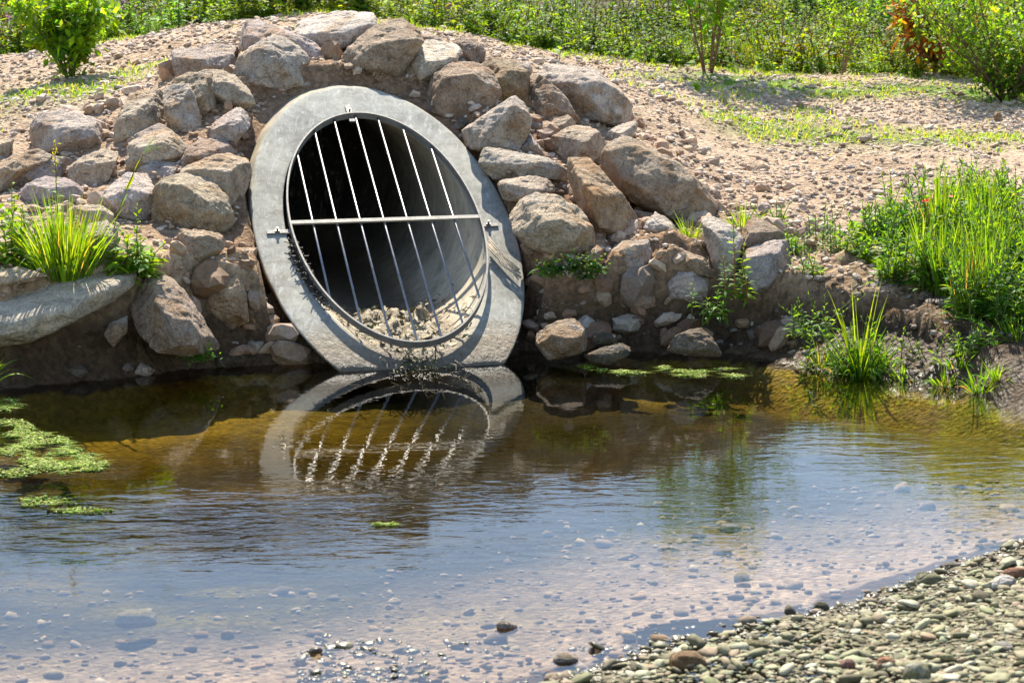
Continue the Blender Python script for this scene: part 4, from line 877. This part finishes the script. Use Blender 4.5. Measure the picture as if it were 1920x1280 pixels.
# --- shrubs, saplings and the little tree at the back
def branchy(gs, p, h, n, spread, rad, c, fork=2, kink=.06, pw=1.4, i_lo=3):
    tips = []
    for k in range(n):
        a = rng.uniform(0, 2*pi); s = spread*rng.uniform(.3, 1); t = np.linspace(0, 1, 9)[:, None]
        S = p + t*[0, 0, h*rng.uniform(.75, 1.05)] + t**pw*np.array([np.cos(a)*s, np.sin(a)*s, 0])*h + np.cumsum(rng.normal(0, kink*h/9, (9, 3)), 0)*np.minimum(1, t*3) + np.array([np.cos(a), np.sin(a), 0])*rad*2.2
        tube(gs, S, np.linspace(rad, rad*.25, 9)*rng.uniform(.7, 1.1), 7, c); tips.append(S)
        for f in range(fork):
            i0 = rng.integers(i_lo, 7); d = norm(np.array([*rng.normal(0, .8, 2), rng.uniform(.3, 1)])); L_ = h*rng.uniform(.18, .4); u = np.linspace(0, 1, 6)[:, None]
            B = S[i0] + u*d*L_ + u**2*[0, 0, .1*L_] + np.cumsum(rng.normal(0, .02*L_, (6, 3)), 0); tube(gs, B, np.linspace(rad*.4, rad*.12, 6), 5, c); tips.append(B)
    return tips
def clothe(gl, tips, n, leaf, wd, cols, lo=.3, spread=.06):
    for S in tips:
        m = n; t = rng.uniform(lo, 1, m)*(len(S)-1); i0 = np.minimum(t.astype(int), len(S)-2); f = (t-i0)[:, None]; B = S[i0]*(1-f) + S[i0+1]*f
        B = B + rng.normal(0, spread, (m, 3)); L_ = leaf*rng.uniform(.6, 1.3, m); leaves(gl, B, sph(m)+[0, 0, .15], L_, L_*wd, pal(m, cols, .25), 2, .2)
def woody(name, label, cat, p, group, h, n, spread, rad, bark, fork, m, leaf, wd, cols, lo=.3, sp=.06, names=('crown', 'trunk'), kink=.06, pw=1.4, i_lo=3):
    r = thing(name, label, cat, tuple(p), group); gs, gl = Geo(), Geo(); p = np.asarray(p, float)
    tips = branchy(gs, p - [0, 0, .03], h, n, spread, rad, bark, fork, kink, pw, i_lo); clothe(gl, tips, m, leaf, wd, cols, lo, sp)
    gs.obj(names[1], WOOD, r); gl.obj(names[0], LEAF, r); return r
pt = hit(1328, 143)
woody('young_tree', 'young several-stemmed tree with brown stems standing alone on the gravel', 'tree', pt, None, 3.0, 7, .27, .014, (.17, .095, .055), 5, 56, .12, .5, YG+MG[:2], .17, .08, pw=1.0, i_lo=2)
woody('sapling', 'thin bare-stemmed sapling right of the young tree', 'sapling', hit(1580, 142), None, .95, 4, .3, .010, (.26, .16, .08), 3, 22, .06, .5, YG, .35, .06)
ps = hit(1888, 190)
woody('shrub', 'big twiggy shrub with small grey-green leaves at the right edge', 'shrub', ps, None, 1.35, 40, 1.3, .010, (.12, .08, .055), 7, 30, .055, .55, MG+YG[:2]+[(.13, .18, .06)], .10, .08, names=('foliage', 'branches'), pw=1.1, i_lo=1)
woody('shrub', 'taller shrub half out of the photo beyond the twiggy one', 'shrub', at(1975, 150, 21.5), None, 2.5, 16, .45, .02, (.12, .08, .05), 6, 70, .07, .5, MG+DG, .15, .1, names=('foliage', 'branches'))
woody('dock_plant', 'rusty brown and yellow leaved plant at the top right', 'plant', at(1750, 112, 22.9), None, .95, 18, .8, .016, (.12, .055, .03), 2, 20, .24, .38, [(.30, .14, .01), (.18, .06, .02), (.12, .05, .02), (.42, .27, .01), (.10, .045, .02), (.08, .16, .02)], .25, .10, names=('leaves', 'stem'))
pb = hit(132, 152)
woody('bush', 'bright green bush growing on the gravel at the upper left', 'bush', pb, None, .85, 14, .55, .008, (.10, .10, .04), 5, 24, .085, .6, YG+MG[:1], .08, .05, names=('foliage', 'branches'))
def b(gl, gs, p): stemmed(gl, gs, p, .33, .15, .3, 9, (.18, 0), YG, start=.1, rise=.5)
herb('sprout', 'single bright sprout standing behind the big grey angular boulder', 'weed', hit(1048, 128), None, b)
herb('grass_tuft', 'tiny bright grass tuft at the foot of the young tree', 'grass tuft', hit(1306, 170), None, lambda gl, gs, p: tuft(gl, p, 40, .12, .6, .012, YG, .3, .04))
# --- undergrowth filling the back of the bank, and thin grass on the gravel
def tpl_weed(h, n, leaf, wd, cols, nst):
    gl = Geo()
    for k in range(nst):
        S = stem_pts(rng.normal(0, .09, 3)*[1, 1, 0], h*rng.uniform(.5, 1.1), rng.normal(0, .22, 2)); t = rng.uniform(.06, 1, n)
        B = np.stack([np.interp(t, np.linspace(0, 1, len(S)), S[:, q]) for q in range(3)], 1); a = rng.uniform(0, 2*pi, n); el = rng.uniform(-.1, .9, n)
        L_ = leaf*rng.uniform(.6, 1.2, n)*(1.1-.6*t); leaves(gl, B, np.stack([np.cos(a)*np.cos(el), np.sin(a)*np.cos(el), np.sin(el)], 1), L_, L_*wd, pal(n, cols, .22), 2, .3)
        tube(gl, S, .004, 3, (.10, .08, .03), False)
    return gl
T = [tpl_weed(.5, 20, .15, .32, YG+MG, 5), tpl_weed(.4, 24, .10, .5, MG+DG, 6), tpl_weed(.6, 26, .14, .22, YG+MG, 5), tpl_weed(.28, 22, .12, .55, YG+MG, 5), tpl_weed(.5, 22, .09, .45, DG+[(.13, .08, .02)], 5), tpl_weed(.32, 20, .085, .42, YG+[(.28, .24, .02), (.22, .12, .03)], 5)]
gg = Geo(); tuft(gg, (0, 0, 0), 60, .45, .6, .02, YG, .4, .12); T.append(gg)
gu = Geo(); cnt = 0
for k in range(3600):
    yy = 21.4 + 14*rng.uniform()**1.6; xx = rng.uniform(-.30*yy, .32*yy); vf = veg_front(xx)
    if yy < vf + .35*gnoise(xx, xx*0, 2.2, 4) + .15*rng.normal(): continue
    if gnoise(xx, yy, .9, 81) < -.3 and rng.uniform() < .75: continue
    clump = int(np.clip((gnoise(xx, yy, .55, 88)+1)*3.5 + rng.normal(0, 1.0), 0, 6.99)); T_ = T[clump]
    s = rng.uniform(.5, 1.3)*(1+.4*gnoise(xx, yy, .7, 99))*(.62 if yy < vf+.6 else 1.0); a = rng.uniform(0, 2*pi); ca, sa = cos(a)*s, sin(a)*s
    gu.merge(T_, np.array([[ca, -sa, 0], [sa, ca, 0], [0, 0, s]]), (xx, yy, float(upper(xx, yy))), rng.uniform(.6, 1.15)*(1+.35*gnoise(xx, yy, .8, 93))*np.array([1.0+.25*gnoise(xx, yy, .5, 97), 1, 1])); cnt += 1
tag(gu.obj('undergrowth', LEAF), 'mass of sunlit green weeds filling the back of the bank', 'undergrowth', kind='stuff')
FL = 'purple flower spikes in the undergrowth'
for px, py in [(15, 50), (55, 30), (80, 22), (58, 70), (36, 28), (232, 10), (228, 4), (842, 18), (852, 28), (874, 22), (840, 32), (120, 34), (14, 30), (1738, 72), (1768, 66)]:
    D = 22.2 if px < 300 else 23.0; q = at(px, py, D); zb = float(upper(q[0], q[1])); r = thing('purple_flower', 'purple flower spike among the green weeds', 'flower', (q[0], q[1], zb), FL)
    g = Geo(); tube(g, [(q[0], q[1], zb), q], .004, 4, (.08, .12, .03)); g.obj('stem', STEM, r); g = Geo()
    for k in range(9): flower(g, q + [rng.normal(0, .015), 0, rng.uniform(-.06, .06)], .03, (.22, .12, .5), 4)
    g.obj('blossom', LEAF, r)
n = 190000; x = rng.uniform(-5.5, 7, n); y = 12.6 + 11*rng.uniform(0, 1, n)
dens = .9*np.exp(-((y-20.6-.3*np.sin(x))/.75)**2)*np.clip(x-1.0, 0, 1) + .8*np.exp(-((y-16.4)/.5)**2)*np.clip((x-1.4)/.6, 0, 1) + 1.1*np.exp(-((y-15.2-.4*(x+3.6))/.55)**2)*np.clip((-2.5-x)/.4, 0, 1) + .4*np.exp(-((y-19)/1.2)**2)*np.clip(1-np.abs(x+1)/1.5, 0, 1) + .9*np.exp(-((y-veg_front(x)+.2)/.5)**2) + .5*np.exp(-((y-18.5)/1.2)**2)*np.clip((x-.8)/.4, 0, 1)*np.clip((3.4-x)/.6, 0, 1)
keep = rng.uniform(0, 1, n) < 1.7*dens*np.clip(.30 + 1.1*fbm(x, y, 1.7, 95, 3), 0, 1); x, y = x[keep], y[keep]; n = len(x); z = terrain(x, y)
g = Geo(); leaves(g, np.stack([x, y, z-.005], 1), np.stack([rng.normal(0, .5, n), rng.normal(0, .5, n), np.ones(n)], 1), rng.uniform(.03, .10, n), rng.uniform(.006, .012, n), pal(n, [(.12, .26, .02), (.16, .26, .03), (.09, .20, .02), (.22, .25, .07)]), 2, .3, 'blade')
tag(g.obj('thin_grass', LEAF), 'thin short grass growing through the gravel', 'grass', kind='stuff')
# --- floating algae
def algae(name, label, blobs, n, h=.012):
    g = Geo(); T2 = templ(1, 4, 1, .5); P, S = [], []
    for (px, py, rx, ry, k) in blobs:
        tries = 0; got = 0
        while got < k*5 and tries < k*30:
            tries += 1; a = rng.uniform(0, 2*pi); r_ = rng.uniform()**.6; q = atz(px + rx*r_*cos(a), py + ry*r_*sin(a), .0)
            if tries < k*12 and fbm(q[0], q[1]*.7, 9, 17, 3) < -.25 + .35*r_**3: continue
            P.append(q + [0, 0, rng.uniform(-.004, .005)]); S.append(rng.uniform(.003, .013)); got += 1
    P, S = np.array(P), np.array(S)
    g = scatter(P, S, T2, .5, pal(len(P), [(.22, .29, .03), (.15, .23, .02), (.32, .34, .10), (.10, .16, .012), (.19, .18, .03)], .22), .6)
    m = max(2, len(P)//5); k = rng.integers(0, len(P), m); a = rng.normal(0, .5, m) + pi*(rng.uniform(0, 1, m) < .5)
    leaves(g, P[k] + [0, 0, .004], np.stack([np.cos(a), np.sin(a)*.6, rng.normal(0, .05, m)], 1), rng.uniform(.03, .09, m), .004, pal(m, [(.30, .36, .04), (.2, .28, .02)]), 4, .0, 'blade')
    o = g.obj(name, ALGAE, None, True, tuple(P.mean(0))); return tag(o, label, 'algae', None, 'stuff')
ALGAE = m_vert('algae', .7, 80, .6, .01, .12)
algae('algae_mat', 'large pale green algae mat floating at the left edge', [(60, 835, 75, 24, 420), (110, 860, 85, 20, 480), (20, 805, 45, 18, 160), (165, 872, 38, 12, 110), (-60, 830, 70, 40, 200), (40, 885, 90, 12, 60), (60, 940, 110, 10, 40), (150, 958, 60, 5, 25), (15, 760, 30, 12, 50)], 0)
algae('algae_strand', 'thin green algae strand floating nearest the flat glinting stone', [(1103, 689, 12, 4, 26), (1128, 694, 10, 3, 18), (1160, 697, 22, 3, 34), (1190, 700, 40, 2, 24)], 0)
algae('algae_strand', 'green algae streak floating right of the dark waterline boulder', [(1243, 691, 14, 4, 40), (1300, 697, 45, 3, 50), (1330, 704, 55, 3, 50), (1375, 706, 20, 3, 26), (1360, 692, 22, 2, 10)], 0)
algae('algae_scrap', 'tiny green scrap drifting in mid stream', [(712, 984, 12, 2, 8), (735, 984, 14, 1.5, 5)], 0)
algae('algae_scrap', 'dull green algae under the left side of the pipe foot', [(565, 676, 32, 6, 60)], 0)
g = Geo(); q = atz(600, 984, .0)
# moss on the foot of the tilted boulder
c = at(372, 662, 10.82); P = c + rng.normal(0, 1, (240, 3))*[.05, .012, .022]
mo = Geo(); leaves(mo, P, sph(240)+[0, -.6, .3], .022, .012, pal(240, [(.04, .14, .01), (.06, .18, .01)]), 2, .2)
tag(mo.obj('moss_patch', LEAF, None, True, tuple(c)), 'bright green moss at the foot of the tilted brown boulder', 'moss', kind='stuff')

# ---------------------------------------------------------------- light
w = bpy.data.worlds.new('World'); SC.world = w; w.use_nodes = True; nt = w.node_tree; bg = nt.nodes['Background']
sky = nt.nodes.new('ShaderNodeTexSky'); sky.sky_type = 'NISHITA'; sky.sun_disc = False
EL, AZ = math.radians(48), math.radians(-7)
sky.sun_elevation = EL; sky.sun_rotation = AZ; sky.air_density = 1.0; sky.dust_density = .25; sky.ozone_density = .8
nt.links.new(sky.outputs[0], bg.inputs[0]); bg.inputs[1].default_value = .125
su = bpy.data.lights.new('sun', 'SUN'); su.energy = 5.0; su.angle = math.radians(.53); su.color = (1, .93, .80); so = link(bpy.data.objects.new('sun', su))
S = Vector((sin(AZ)*cos(EL), cos(AZ)*cos(EL), sin(EL))); so.rotation_euler = S.to_track_quat('Z', 'Y').to_euler(); so.location = S*30
SC.view_settings.view_transform = 'Standard'; SC.view_settings.look = 'None'; SC.view_settings.exposure = 1.34; SC.view_settings.gamma = 1
SC.render.engine = 'CYCLES'; SC.cycles.use_denoising = True; SC.cycles.max_bounces = 8; SC.cycles.transparent_max_bounces = 8; SC.cycles.sample_clamp_indirect = 6; SC.cycles.caustics_reflective = False; SC.cycles.caustics_refractive = False

cam.dof.use_dof = True; cam.dof.focus_distance = 11.8; cam.dof.aperture_fstop = 7.0
